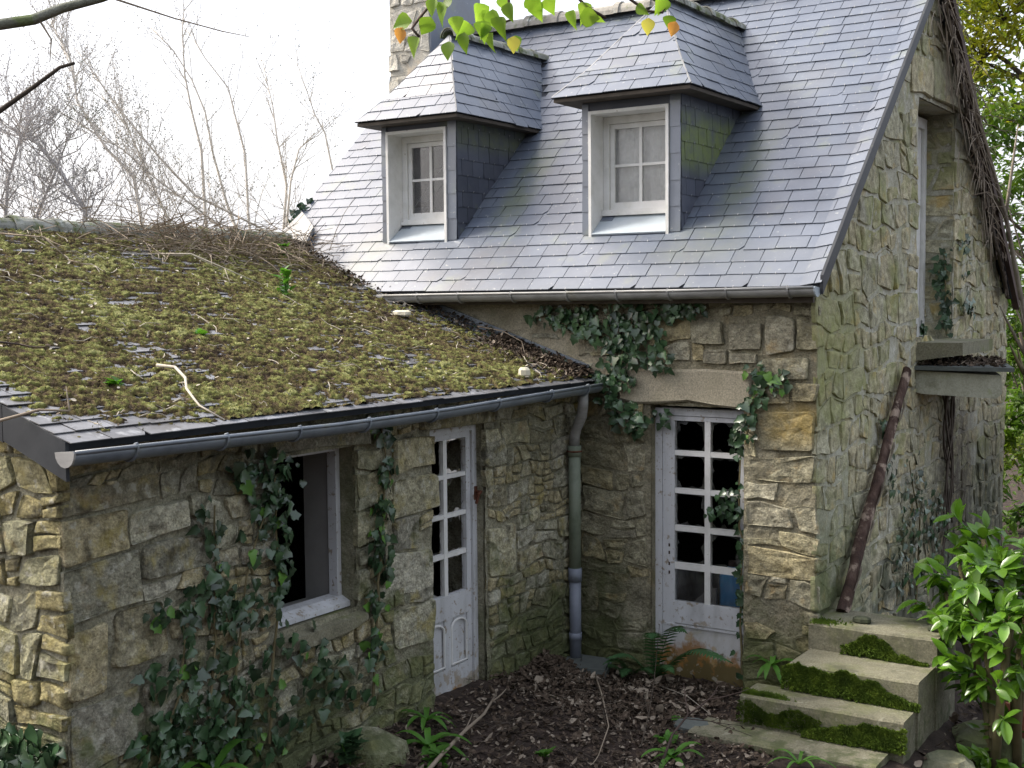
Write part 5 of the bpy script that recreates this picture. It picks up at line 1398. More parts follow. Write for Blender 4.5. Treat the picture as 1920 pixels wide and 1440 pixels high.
# ================================================================== IVY
FM = Frame((0, 0, 0), (1, 0, 0), (0, 0, 1))          # main wall, facing the yard
FW = Frame((0, 0, 0), (0, 1, 0), (0, 0, 1))          # wing wall
FG = Frame((2.0, 0, 0), (0, 1, 0), (0, 0, 1))        # gable wall
FD = Frame((0, .09, 0), (1, 0, 0), (0, 0, 1))        # face of the glazed door
FE = Frame((0, -5.04, 0), (1, 0, 0), (0, 0, 1))
def ivy(label, fr, blobs, stems, size, seed, nmax=300, h=(.02, .09), young=0.0, mesh='ivy'):
    """blobs: (u, v, ru, rv, count); stems: polylines on the wall"""
    rnd = random.Random(seed); t = thing('ivy_plant', label, 'ivy')
    b = MB(); ms = []; my = []
    for s in stems:
        pts = []
        for i in range(len(s)-1):
            for k in range(4):
                f = k/4; u = s[i][0]+(s[i+1][0]-s[i][0])*f; v = s[i][1]+(s[i+1][1]-s[i][1])*f
                pts.append(fr.p(u+.025*nz(u*8, v*8, seed), v+.02*nz(u*8, v*8, seed+4), .035))
        pts.append(fr.p(s[-1][0], s[-1][1], .04))
        b.tube(pts, [.011*(1-.6*i/len(pts)) for i in range(len(pts))], 5, False)
    def leaf(u, v, sc=1.0):
        hh = rnd.uniform(*h)
        a = rnd.gauss(-PI/2, .8)
        tip = fr.u*math.cos(a)+fr.v*math.sin(a)+fr.n*rnd.uniform(-.1, .35)
        nr = fr.n+fr.u*rnd.uniform(-.6, .6)+fr.v*rnd.uniform(-.1, .7)
        m = orient(fr.p(u, v, hh), tip, nr, size*rnd.uniform(.55, 1.25)*sc)
        (my if rnd.random() < young else ms).append(m)
    for (u, v, ru, rv, n) in blobs:
        for _ in range(n):
            a = rnd.uniform(0, 2*PI); q = rnd.random()**.6
            leaf(u+ru*q*math.cos(a), v+rv*q*math.sin(a))
    for s in stems:
        for i in range(len(s)-1):
            L = math.hypot(s[i+1][0]-s[i][0], s[i+1][1]-s[i][1])
            for _ in range(int(L*22)):
                f = rnd.random(); leaf(s[i][0]+(s[i+1][0]-s[i][0])*f+rnd.gauss(0, .03), s[i][1]+(s[i+1][1]-s[i][1])*f+rnd.gauss(0, .03), rnd.uniform(.4, .9))
    if b.f: b.build('ivy_stem', M['bark_green'], t, smooth=True)
    place_leaves(t, ms, LM[mesh], nmax)
    if my: place_leaves(t, my, LM['ivy_young'], 60)
    return t
ivy('bushy ivy hanging over the lintel and below the main gutter', FM,
    [(-.25, 2.92, .22, .10, 26), (.02, 2.90, .2, .12, 45), (.25, 2.86, .26, .20, 60), (.62, 2.95, .42, .12, 60), (.55, 2.74, .28, .22, 74), (.40, 2.55, .22, .20, 60), (.34, 2.33, .18, .18, 40), (.48, 2.14, .18, .14, 30), (.56, 2.08, .12, .1, 20), (.95, 2.98, .2, .06, 28), (.74, 2.58, .14, .10, 22)],
    [[(.30, 2.0), (.33, 2.4), (.45, 2.75), (.7, 2.95)], [(.42, 2.65), (.1, 2.85), (-.38, 2.93)]], .074, 1, 300, (.03, .12))
ivy('sparse pale ivy right of the door lintel', FM,
    [(1.58, 2.50, .15, .07, 13), (1.62, 2.40, .13, .10, 13), (1.52, 2.26, .11, .12, 15), (1.50, 2.08, .08, .10, 8), (1.75, 2.46, .08, .08, 7)],
    [[(1.46, 1.95), (1.50, 2.2), (1.60, 2.52)], [(1.52, 2.3), (1.75, 2.5)]], .075, 2, 300, (.03, .08), .2)
ivy('thin ivy strand climbing the right jamb of the glazed door', FD,
    [(1.36, 1.98, .07, .14, 22), (1.30, 1.47, .12, .13, 34), (1.14, 1.42, .05, .06, 8), (1.39, 1.1, .04, .2, 18), (1.39, .75, .03, .2, 14), (.72, 2.12, .1, .06, 12)],
    [[(1.40, .1), (1.385, .6), (1.40, 1.1), (1.37, 1.5), (1.40, 2.1)]], .065, 3, 300, (.02, .07))
ivy('big dark ivy mass spreading over the wing wall left of the window', FW,
    [(-3.74, 2.12, .30, .13, 46), (-3.62, 1.94, .22, .16, 40), (-3.74, 1.68, .22, .22, 22), (-3.58, 1.62, .08, .28, 34), (-3.72, 1.34, .24, .16, 16), (-4.12, 1.42, .28, .15, 50), (-4.45, 1.46, .14, .08, 16), (-4.30, 1.02, .36, .24, 58), (-4.10, .74, .36, .24, 105), (-4.48, .72, .22, .2, 55), (-3.80, 1.08, .30, .30, 26), (-3.45, .92, .28, .2, 22), (-3.2, .72, .28, .18, 22), (-4.12, 1.8, .10, .32, 16), (-3.9, .55, .55, .14, 50), (-3.0, .6, .3, .15, 14)],
    [[(-4.0, .3), (-3.95, .9), (-3.85, 1.5), (-3.6, 2.05)], [(-4.2, .4), (-4.1, 1.2), (-4.08, 1.95)], [(-3.7, .5), (-3.62, 1.2), (-3.58, 2.0)], [(-4.6, .45), (-4.35, 1.0), (-4.3, 1.45)]], .078, 4, 300, (.02, .08), .03)
ivy('narrow ivy strand on the wing wall between window and door', FW,
    [(-2.64, 2.22, .12, .1, 26), (-2.60, 1.95, .08, .12, 20), (-2.64, 1.72, .09, .1, 20), (-2.66, 1.50, .12, .14, 40), (-2.62, 1.3, .07, .08, 10), (-2.72, 1.12, .09, .09, 14), (-2.74, .86, .1, .12, 16)],
    [[(-2.75, .5), (-2.70, 1.0), (-2.64, 1.5), (-2.58, 2.0), (-2.62, 2.25)]], .076, 5, 300, (.02, .08), .15)
ivy('dull ivy creeping over the gable below the landing slab', FG,
    [(2.4, 1.3, .5, .4, 40), (2.9, .9, .6, .5, 90), (2.2, .75, .5, .35, 70), (3.4, .7, .5, .4, 50), (1.55, 1.95, .12, .14, 18), (1.7, 1.55, .15, .2, 20)],
    [[(2.6, .2), (2.7, 1.0), (2.3, 1.6)]], .07, 6, 300, (.02, .07))
ivy('ivy filling the shaded corner of the upper gable doorway', Frame((1.75, 3.90, 0), (1, 0, 0), (0, 0, 1)),
    [(.16, 3.25, .07, .24, 40), (.20, 2.9, .06, .2, 26)], [[(.2, 2.66), (.18, 3.5)]], .08, 7, 300, (.02, .06))
ivy('little ivy tuft left of the upper doorway sill', FG, [(2.66, 2.76, .06, .08, 12), (4.3, 2.95, .25, .12, 22), (4.2, 3.4, .15, .3, 20)], [], .08, 8)
ivy('ivy at the bottom left against the wing end wall', FE,
    [(-.12, .86, .16, .12, 60), (-.34, .82, .2, .16, 80), (-.6, .8, .2, .2, 60)], [[(-.5, .3), (-.3, .9)]], .10, 9, 300, (.04, .22))
ivy('small ivy leaves along the flashing below the tall wall', Frame(apt(0, -.06, .03), (-1, 0, AS), (0, 0, 1)) if False else FM,
    [(-.10+0, 2.52, .10, .035, 18), (-.36, 2.61, .14, .05, 26), (-.66, 2.71, .12, .05, 20), (-.95, 2.81, .14, .05, 14), (.10, 2.44, .10, .05, 20)], [], .06, 10, 300, (.03, .10))
ivy('tiny ivy tuft on the left verge of the steep slate roof', Frame((-3.72, .72, 3.98), (0, .74, .67), (-.3, -.6, .7)), [(0, 0, .16, .06, 26), (-.18, -.02, .1, .05, 12)], [], .07, 11)

# ================================================================== FERNS, WEEDS AT GROUND LEVEL
def fern(label, P, fronds, seed, mat='fern', cat='fern'):
    rnd = random.Random(seed); t = thing('fern', label, cat); P = Vector(P)
    for (dx, dy, rise, L, w) in fronds:
        d = Vector((dx, dy, 0)).normalized(); b = MB(); n = 26; side = d.cross(Vector((0, 0, 1)))
        pts = [P+d*L*(k/n)+Vector((0, 0, rise*math.sin(PI*.5*min(1, k/n*1.35))-(.22*L*max(0, k/n-.45)**1.3))) for k in range(n+1)]
        b.tube(pts, [.004*(1-.7*k/n) for k in range(n+1)], 4, False)
        for k in range(2, n+1):
            f = k/n; ln = w*(math.sin(PI*min(1, f*.9+.12))**.8)*(1-.2*f)
            tg = (pts[k]-pts[k-1]).normalized()
            for sgn in (-1, 1):
                tip = pts[k]+side*sgn*ln+tg*ln*.35+Vector((0, 0, -.25*ln+rnd.uniform(-.006, .006))); wd = tg*(L/n*.8)
                mid = (pts[k]+tip)*.5+Vector((0, 0, .006))
                b.add([pts[k]-wd*.6, mid-wd*.7, tip, mid+wd*.7, pts[k]+wd*.6], [(0, 1, 3, 4), (1, 2, 3)])
        b.build('frond', M[mat], t)
    return t
fern('fern with a broad frond arching across the foot of the glazed door', (.72, -.10, .03), [(1, -.25, .38, .76, .13), (.7, -.35, .52, .42, .11), (-.5, -.6, .26, .40, .09), (.35, -.8, .48, .40, .10), (.9, -.8, .22, .42, .09)], 1)
fern('flat dark fern on the ground beside the drain block', (.52, -.10, .04), [(-.6, -.5, .12, .36, .08), (.3, -1, .14, .40, .08), (-.2, -.9, .20, .34, .07), (.9, -.4, .12, .3, .06)], 2)
def strap(label, P, n, L, w, seed, mesh='weed'):
    rnd = random.Random(seed); t = thing('hart_tongue_plant' if False else 'strap_leaf_plant', label, 'plant'); P = Vector(P)
    for i in range(n):
        a = 2*PI*i/n+rnd.uniform(-.3, .3); d = Vector((math.cos(a), math.sin(a), 0)); l = L*rnd.uniform(.7, 1.15); el = rnd.uniform(.45, 1.0)
        b = MB(); V = []; k = 8
        for j in range(k+1):
            f = j/k; c = P+d*l*f*.8+Vector((0, 0, l*(el*f-.75*f*f))); s = d.cross(Vector((0, 0, 1)))*w*(.35+.65*math.sin(PI*min(1, f*.8+.15)))*(1 if j < k else .15)
            V += [c-s+Vector((0, 0, .006)), c, c+s+Vector((0, 0, .006))]
        F = []
        for j in range(k): F += [(3*j, 3*j+1, 3*j+4, 3*j+3), (3*j+1, 3*j+2, 3*j+5, 3*j+4)]
        b.add(V, F); b.build('leaf', M[mesh], t, smooth=True)
    return t
strap('glossy strap leaved plant at the wall right of the glazed door', (1.70, -.10, .30), 9, .30, .022, 1)
strap('bright strap leaved plant on the courtyard edge under the wing wall', (.36, -2.60, .20), 11, .34, .022, 2)
strap('second bright strap leaved plant nearer the wing doorway', (.16, -2.35, .26), 8, .26, .02, 3)
strap('strap leaved plant with drooping tongues at the bottom of the wing wall', (.10, -4.20, .50), 9, .42, .03, 4)
strap('low strap leaved plant at the bottom edge left of the sunken slab', (1.62, -1.62, .06), 9, .26, .022, 5)
strap('thin plant sprouting in front of the sunken slab', (2.35, -1.28, .05), 7, .30, .012, 6)
weed('low dark weeds on the ground in front of the wing door', (.55, -2.75, .14), 46, .09, seed=11, spread=1.2, height=.1)
weed('leafy weeds at the base of the wing wall below the window sill', (.22, -3.2, .25), 40, .10, seed=12, spread=1.0, height=.16, meshes='ivy')
weed('weed with small round leaves in the litter at the bottom edge', (.95, -2.15, .12), 18, .08, seed=13, spread=1.0)
weed('fresh weed growing in the gap left of the sunken slab', (1.45, -1.35, .03), 22, .09, seed=14, spread=1.0, height=.06)
weed('yellow green sprig low beside the flagstone', (1.33, -.92, .06), 10, .07, seed=15, spread=1.0)
weed('weeds under the laurel behind the steps', (3.15, -.85, -.22), 34, .10, seed=16, spread=1.0, height=.1)

def gpt(x, y, h): return (x, y, gz(x, y)+h)
twig('long curved fallen branch on the litter pointing at the wing door', [gpt(.66, -3.1, .06), gpt(.58, -2.75, .09), gpt(.50, -2.4, .10), gpt(.42, -2.05, .09), gpt(.30, -1.78, .06), gpt(.22, -1.60, .04)], .016, M['twig'], name='fallen_branch', cat='branch', branches=2, seed=21, blen=.25)
twig('thin bare stem leaning from the litter up towards the fern', [gpt(1.35, -1.55, .04), gpt(1.18, -1.1, .08), gpt(.95, -.55, .16), (.78, -.12, .5)], .005, M['bark_dark'], name='dead_twig', cat='twig', branches=1, seed=22)
twig('dry forked stem at the bottom edge beside the sunken slab', [gpt(1.60, -1.75, .03), gpt(1.58, -1.55, .16), gpt(1.60, -1.35, .24), gpt(1.66, -1.15, .30)], .011, M['twig_dark'], name='dead_twig', cat='twig', branches=4, seed=23, blen=.3)
twig('brown dead stem lying across the litter by the drain block', [gpt(.48, -.62, .08), gpt(.75, -1.0, .06), gpt(1.05, -1.45, .05), gpt(1.22, -1.9, .05)], .008, M['twig'], name='dead_twig', cat='twig', branches=2, seed=24)
twig('wiry dead stem arching over the sunken slab', [gpt(1.20, -1.05, .02), gpt(1.4, -1.12, .12), gpt(1.7, -1.2, .17), gpt(2.0, -1.22, .13)], .005, M['twig_dark'], name='dead_twig', cat='twig', branches=2, seed=25)
twig('pale straw stalk lying in front of the main door', [gpt(.9, -.35, .04), gpt(1.2, -.5, .06), gpt(1.5, -.75, .05)], .004, M['twig_pale'], name='dead_twig', cat='twig', seed=26)

# ================================================================== LAUREL BUSH
def laurel():
    rnd = random.Random(5); t = thing('laurel_bush', 'bright glossy laurel bush growing behind the right side of the steps', 'bush')
    base = [(3.30, -.10, -.25), (3.42, .05, -.25), (3.36, .22, -.25)]
    stems = [[base[0], (3.22, .05, .15), (3.08, .22, .62), (2.98, .32, 1.0), (2.92, .36, 1.25)],
             [base[1], (3.38, .10, .4), (3.34, .16, .85), (3.28, .2, 1.18)],
             [base[0], (3.26, .02, .3), (3.20, .0, .75), (3.06, .0, 1.0)],
             [base[2], (3.42, .2, .5), (3.50, .3, 1.0), (3.52, .3, 1.4)],
             [base[1], (3.42, .0, .5), (3.48, .05, 1.0), (3.46, .1, 1.3)],
             [base[0], (3.34, -.1, .4), (3.40, -.1, .9)],
             [base[0], (3.20, .12, .25), (2.98, .30, .62), (2.84, .40, .90)],
             [base[1], (3.36, .2, .6), (3.18, .34, 1.05), (3.10, .38, 1.32)]]
    ms = []
    for i, s in enumerate(stems):
        b = MB(); b.tube(s, [.034-.005*k for k in range(len(s))], 8); b.build('stem', M['bark_green'], t, smooth=True)
        for _ in range(15):
            k = rnd.randrange(1, len(s)); f = rnd.random(); p = Vector(s[k-1]).lerp(Vector(s[k]), f)
            if p.z < .35 and rnd.random() < .75: continue
            d = Vector((rnd.uniform(-1.2, .6), rnd.uniform(-1, .8), rnd.uniform(-.25, .8))).normalized(); L = rnd.uniform(.12, .34)
            q = [p, p+d*L*.5, p+d*L+Vector((0, 0, .03))]
            b = MB(); b.tube(q, [.007, .006, .004], 5); b.build('shoot', M['weed'], t, smooth=True)
            for j in range(rnd.randint(6, 9)):
                f = .35+.65*rnd.random(); pp = q[0].lerp(q[2], f); a = rnd.uniform(0, 2*PI); o = d.orthogonal().normalized(); w = d.cross(o)
                tip = d*rnd.uniform(.3, .9)+(o*math.cos(a)+w*math.sin(a))*.8+Vector((0, 0, -.05))
                ms.append(orient(pp, tip, Vector((0, 0, 1))+d*.2+Vector((rnd.uniform(-.4, .4), rnd.uniform(-.6, .2), 0)), rnd.uniform(.11, .18)))
        for j in range(8):
            a = rnd.uniform(0, 2*PI); p = Vector(s[-1])
            ms.append(orient(p, Vector((math.cos(a)*.7, math.sin(a)*.7, .75)), (0, -.3, 1), rnd.uniform(.12, .17)))
    # small shoots low on the stems
    for _ in range(16):
        s = rnd.choice(stems); p = Vector(s[0]).lerp(Vector(s[1]), rnd.random()); a = rnd.uniform(0, 2*PI)
        ms.append(orient(p, (math.cos(a), math.sin(a)-.3, .3), (0, -.2, 1), rnd.uniform(.08, .12)))
    place_leaves(t, ms, LM['laurel'], 300)
    b = MB(); b.tube([(3.50, .45, -.2), (3.48, .45, .6), (3.44, .42, 1.30)], [.05, .045, .042], 9); b.build('sawn_stem', M['bark_green'], t, smooth=True, label='cut off upright stem with a pale sawn top')
    b = MB(); b.tube([(3.44, .42, 1.301), (3.44, .42, 1.306)], .040, 9); b.build('sawn_face', M['chip'], t)
laurel()

# ================================================================== BRANCHES CLOSE TO THE VIEWER
def near_branches():
    t = thing('leafy_branch', 'leafy branch with green, yellow and orange leaves hanging before the left dormer', 'branch')
    rnd = random.Random(9)
    tw = [[(3.05, -5.85, 4.35), (2.96, -5.86, 4.05), (2.89, -5.87, 3.94), (2.85, -5.90, 3.88), (2.84, -5.91, 3.86), (2.86, -5.90, 3.835)],
          [(3.05, -5.85, 4.35), (3.08, -5.78, 4.05), (3.085, -5.76, 3.93), (3.09, -5.76, 3.88), (3.06, -5.78, 3.87)],
          [(3.05, -5.85, 4.35), (3.25, -5.68, 4.10), (3.38, -5.57, 3.94), (3.42, -5.53, 3.905), (3.46, -5.51, 3.90), (3.47, -5.50, 3.93)],
          [(3.05, -5.85, 4.35), (3.2, -5.70, 4.02), (3.27, -5.63, 3.92), (3.32, -5.60, 3.885)],
          [(3.05, -5.85, 4.35), (3.35, -5.95, 4.9), (3.9, -6.3, 5.6), (5.6, -6.6, 6.4), (8.35, -5.5, 5.9)]]
    for s in tw:
        b = MB(); b.tube(s, [.0045]*len(s) if s is not tw[-1] else [.004, .008, .015, .03, .05], 5); b.build('twig', M['twig_dark'], t, smooth=True)
    P = [(2.92, -5.85, 3.92), (2.95, -5.84, 3.88), (2.93, -5.85, 3.83), (2.98, -5.82, 3.89), (3.01, -5.79, 3.92), (3.01, -5.8, 3.87), (3.04, -5.78, 3.91), (3.06, -5.76, 3.88), (3.08, -5.75, 3.92), (3.10, -5.75, 3.85), (3.04, -5.78, 3.85), (3.02, -5.79, 3.86), (2.86, -5.9, 3.825), (2.84, -5.91, 3.885), (2.89, -5.88, 3.89), (2.9, -5.87, 3.94), (3.12, -5.72, 3.94), (3.17, -5.69, 3.945), (3.26, -5.63, 3.93), (3.25, -5.64, 3.88), (3.29, -5.62, 3.92), (3.39, -5.55, 3.91), (3.45, -5.51, 3.93), (3.48, -5.49, 3.90), (2.97, -5.83, 3.86), (2.94, -5.84, 3.93), (3.14, -5.71, 3.93), (3.0, -5.8, 3.95), (3.06, -5.77, 3.95), (3.47, -5.5, 3.94), (3.24, -5.65, 3.91)]
    ms = []
    for p in P:
        a = rnd.gauss(-PI/2, .6); R = Vector((.838, .545, 0)); U = Vector((0, 0, 1)); Fw = Vector((-.545, .838, 0))
        ms.append(orient(Vector(p)+Fw*rnd.uniform(-.08, .08), R*math.cos(a)+U*math.sin(a)+Fw*rnd.uniform(-.4, .4), -Fw+R*rnd.uniform(-.9, .9)+U*rnd.uniform(-.2, .9), rnd.uniform(.044, .070)))
    place_leaves(t, ms, LM['leaf_green'])
    for p, k, sz in (((3.095, -5.75, 3.835), 'leaf_yellow', .050), ((3.425, -5.53, 3.885), 'leaf_yellow', .05), ((2.815, -5.92, 3.865), 'leaf_orange', .05), ((3.49, -5.48, 3.875), 'leaf_orange', .046)):
        place_leaves(t, [orient(p, (-.1 if k == 'leaf_yellow' else -.5, 0, -1), (.4, -.8, .3), sz)], LM[k])
    t = thing('mossy_branch', 'thick grey green mossy branch crossing the top left corner', 'branch')
    b = MB(); b.tube([(-.85, -8.2, .2), (-.9, -8.15, 2.2), (-.8, -8.2, 3.6), (-.85, -8.25, 5.5), (-.95, -8.2, 7.5)], [.17, .15, .12, .09, .04], 10); b.build('trunk', M['bark_moss'], t, smooth=True)
    b = MB(); b.tube([(-.8, -8.2, 3.55), (.2, -7.4, 3.75), (1.30, -6.55, 3.91), (1.47, -6.44, 3.94), (1.55, -6.38, 3.95), (1.64, -6.32, 3.965), (1.72, -6.27, 4.0), (1.82, -6.2, 4.03), (1.95, -6.1, 4.09), (2.2, -6.0, 4.3)], [.045, .028, .02, .019, .019, .018, .016, .014, .013, .012], 8); b.build('limb', M['bark_moss'], t, smooth=True)
    b = MB(); b.tube([(1.84, -6.19, 4.035), (2.0, -6.06, 3.97), (2.12, -5.97, 3.93), (2.2, -5.93, 3.91)], [.004, .0025, .002, .001], 5); b.build('shoot', M['twig'], t)
    b = MB(); b.tube([(1.66, -6.31, 3.96), (1.70, -6.30, 3.90), (1.69, -6.3, 3.83)], [.004, .003, .001], 5); b.build('shoot', M['twig'], t)
    place_leaves(t, [orient((1.47, -6.44, 3.99), (-.3, 0, -1), (.4, -.8, .2), .05), orient((1.475, -6.44, 3.86), (.1, 0, -1), (.4, -.8, .2), .05)], LM['ivy'])
    twig('bare brown broken branch pointing up at the left edge', [(-.8, -8.15, 2.4), (.15, -6.85, 3.1), (.90, -6.11, 3.66), (1.03, -6.02, 3.77), (1.12, -5.95, 3.85), (1.205, -5.89, 3.925), (1.25, -5.86, 3.94)], .014, M['bark_dark'], name='broken_branch', cat='branch', seed=2)
near_branches()

# ================================================================== BARE TREES BEHIND THE WING
STEMS = [
 [(-6.0, 2.79, 0.3), (-6.15, 2.79, 3.95), (-6.95, 2.36, 4.41), (-7.33, 2.21, 4.82), (-7.7, 2.06, 5.28), (-8.06, 1.93, 5.75), (-8.26, 1.88, 6.03), (-8.49, 1.82, 6.32)],
 [(-7.22, 2.93, 0.3), (-7.37, 2.93, 3.95), (-7.43, 2.97, 4.24), (-7.54, 3.03, 5.09), (-7.7, 3.03, 5.6), (-7.83, 3.04, 6.11), (-7.91, 3.09, 6.69), (-7.94, 3.16, 7.02)],
 [(-6.92, 3.43, 0.3), (-7.07, 3.43, 3.96), (-7.14, 3.47, 4.25), (-7.23, 3.53, 5.05), (-7.41, 3.53, 5.6), (-7.53, 3.54, 5.97), (-7.84, 3.43, 6.38), (-8.1, 3.35, 6.79)],
 [(-6.57, 2.88, 0.3), (-6.72, 2.88, 3.93), (-6.88, 2.86, 4.24), (-7.11, 2.83, 4.98), (-7.25, 2.84, 5.54), (-7.45, 2.81, 5.97), (-7.7, 2.74, 6.36), (-8.0, 2.63, 6.69)],
 [(-6.01, 3.09, 0.3), (-6.16, 3.09, 3.88), (-6.17, 3.19, 4.54), (-6.33, 3.2, 5.16), (-6.42, 3.23, 5.58), (-6.6, 3.23, 6.21)],
 [(-5.8, 2.91, 0.3), (-5.95, 2.91, 3.87), (-5.95, 3.03, 4.58), (-5.91, 3.15, 4.99), (-5.78, 3.31, 5.2)],
 [(-6.18, 4.29, 0.3), (-6.33, 4.29, 4.77), (-6.48, 4.3, 5.36), (-6.64, 4.28, 5.62), (-6.78, 4.28, 5.96), (-6.97, 4.25, 6.45)],
 [(-6.58, 1.32, 0.3), (-6.73, 1.32, 3.87), (-6.89, 1.33, 4.57), (-7.21, 1.21, 4.9), (-7.56, 1.08, 5.48), (-7.67, 1.11, 5.94), (-7.95, 1.03, 6.47)],
 [(-6.43, 0.32, 0.3), (-6.58, 0.32, 3.83), (-6.6, 0.39, 4.1), (-6.86, 0.31, 4.49), (-7.16, 0.21, 4.86), (-7.47, 0.08, 5.05)],
 [(-7.1, 0.2, 0.3), (-7.25, 0.2, 3.85), (-7.28, 0.26, 4.09), (-7.18, 0.42, 4.52), (-7.08, 0.58, 5.01)],
 [(-6.93, -0.32, 0.3), (-7.08, -0.32, 3.82), (-7.11, -0.23, 4.41), (-7.07, -0.11, 4.82), (-7.04, -0.01, 5.07)],
 [(-6.56, 1.8, 0.3), (-6.71, 1.8, 3.89), (-6.92, 1.75, 4.28), (-7.14, 1.71, 4.75), (-7.36, 1.66, 5.21), (-7.69, 1.54, 5.62)],
 [(-5.82, 1.97, 0.3), (-5.97, 1.97, 3.87), (-6.34, 1.81, 4.19), (-6.77, 1.62, 4.52), (-7.2, 1.43, 4.92), (-7.62, 1.24, 5.19)],
]
LAB = ['long bare stem leaning far left over the wing ridge', 'tall upright bare sapling, the highest left of the chimney', 'bare sapling with a crooked kinked top', 'slender bare sapling bending left beside the tallest one', 'upright bare stem rising at the end of the wing ridge',
       'short forked bare shrub at the end of the wing ridge', 'faint bare sapling close to the left verge of the slate roof', 'bare leaning sapling with dense twigs toward the left', 'dark crooked bare thorn tree behind the mossy ridge tiles', 'short dark bare stem at the left of the thorn tree',
       'dark bare stem at the left edge of the photo', 'slanting bare stem inside the twiggy thicket', 'low slanting bare stem behind the brush heap']
def bare_tree(i, pts):
    rnd = random.Random(100+i); dark = i in (8, 9, 10)
    pts = [Vector(p) for p in pts]
    t = thing('bare_tree', LAB[i], 'tree')
    r0 = [.022, .026, .022, .022, .022, .02, .016, .028, .036, .03, .028, .022, .02][i]
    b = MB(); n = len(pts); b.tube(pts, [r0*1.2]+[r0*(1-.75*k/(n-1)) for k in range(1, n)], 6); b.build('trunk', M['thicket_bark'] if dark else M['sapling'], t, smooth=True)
    tw = MB(); bd = MB()
    def shoot(p, d, L, r, lev):
        k = 4; q = [p]; dd = d.copy()
        for s in range(k):
            dd = (dd+Vector((rnd.uniform(-.28, .28), rnd.uniform(-.28, .28), rnd.uniform(-.08, .22)))*(1 if not dark else 1.7)).normalized()
            q.append(q[-1]+dd*L/k)
        tw.tube(q, [r*(1-.8*s/k) for s in range(k+1)], 3, False)
        for s in range(1, k+1):
            for _ in range(2 if lev else 1):
                c = q[s]+Vector((rnd.uniform(-.03, .03), rnd.uniform(-.03, .03), rnd.uniform(-.03, .03))); z = rnd.uniform(.006, .013)
                o = Vector((rnd.uniform(-1, 1), rnd.uniform(-1, 1), rnd.uniform(-1, 1))).normalized(); o2 = o.orthogonal()
                bd.add([c-o*z, c+o2*z*.5, c+o*z, c-o2*z*.5], [(0, 1, 2, 3)])
            if lev > 0 and rnd.random() < .85:
                nd = (dd+Vector((rnd.uniform(-1, 1), rnd.uniform(-1, 1), rnd.uniform(-.5, .8)))*.75).normalized()
                shoot(q[s], nd, L*rnd.uniform(.4, .65), r*.55, lev-1)
    thick = i in (8, 9, 10, 11, 12, 7)
    cnt = 29 if thick else 16
    for _ in range(cnt):
        k = rnd.randrange(1, n-1) if n > 3 else 1; p = pts[k].lerp(pts[k+1], rnd.random()); ax = (pts[k+1]-pts[k]).normalized()
        d = (ax*(.9 if not dark else .3)+Vector((rnd.uniform(-1, 1), rnd.uniform(-1, 1), rnd.uniform(-.3, .6)))*.7).normalized()
        shoot(p, d, rnd.uniform(.35, .95) if not thick else rnd.uniform(.4, .9), r0*.32, 2 if thick else 1)
    if dark or thick:
        for _ in range(26):
            p = pts[1]+Vector((rnd.uniform(-.7, .7), rnd.uniform(-.7, .7), rnd.uniform(-.3, .5)))
            shoot(p, Vector((rnd.uniform(-1, 1), rnd.uniform(-1, 1), rnd.uniform(-.1, .9))).normalized(), rnd.uniform(.4, .9), .006, 1)
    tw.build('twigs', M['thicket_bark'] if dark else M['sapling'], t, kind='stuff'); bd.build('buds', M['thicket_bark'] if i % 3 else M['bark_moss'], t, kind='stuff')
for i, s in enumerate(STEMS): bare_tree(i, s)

# ================================================================== LEAFY TREES AT THE RIGHT
def leafy_tree(label, base, top, r0, clumps, leaf, mat, seed, bark='bark_dark', cat='tree', name='leafy_tree', lf=1.0):
    rnd = random.Random(seed); t = thing(name, label, cat)
    base, top = Vector(base), Vector(top); b = MB()
    tr = [base.lerp(top, k/6)+Vector((.12*nz(k*.7, seed), .12*nz(k*.7, seed+3), 0))*k/3 for k in range(7)]
    b.tube(tr, [r0*(1-.65*k/6) for k in range(7)], 8); b.build('trunk', M[bark], t, smooth=True)
    lb = MB(); fo = MB()
    for (cx, cy, cz, rx, ry, rz, n) in clumps:
        c = Vector((cx, cy, cz)); k = min(range(7), key=lambda k: (tr[k]-(c+Vector((0, 0, -1)))).length)
        lb.tube([tr[k], tr[k].lerp(c, .5)+Vector((0, 0, .12)), c], [r0*.3, r0*.18, r0*.06], 5)
        for s in range(max(3, n//60)):
            d = Vector((rnd.gauss(0, 1), rnd.gauss(0, 1), rnd.gauss(0, 1))).normalized(); e = c+Vector((d.x*rx, d.y*ry, d.z*rz))*rnd.uniform(.6, 1.05)
            lb.tube([c, c.lerp(e, .5)+Vector((0, 0, .06)), e], [r0*.08, r0*.05, r0*.02], 4)
            for _ in range(n//max(3, n//60)):
                f = rnd.uniform(.35, 1.1); p = c.lerp(e, f)+Vector((rnd.gauss(0, .16), rnd.gauss(0, .16), rnd.gauss(0, .12)))*min(1.5, rx)
                tp = Vector((rnd.uniform(-1, 1), rnd.uniform(-1, 1), rnd.uniform(-.9, .3))); m = orient(p, tp, Vector((rnd.uniform(-.7, .7), rnd.uniform(-.7, .7), 1)), leaf*rnd.uniform(.6, 1.3))
                fo.add([m @ Vector(q) for q in ((0, 0, 0), (.26*lf, .35, .05), (.16*lf, .75, .0), (0, 1, -.1), (-.16*lf, .75, .0), (-.26*lf, .35, .05))], [(0, 1, 2, 3), (0, 3, 4, 5)])
    lb.build('limbs', M[bark], t, smooth=True); fo.build('crown', M[mat], t, kind='stuff')
    return t
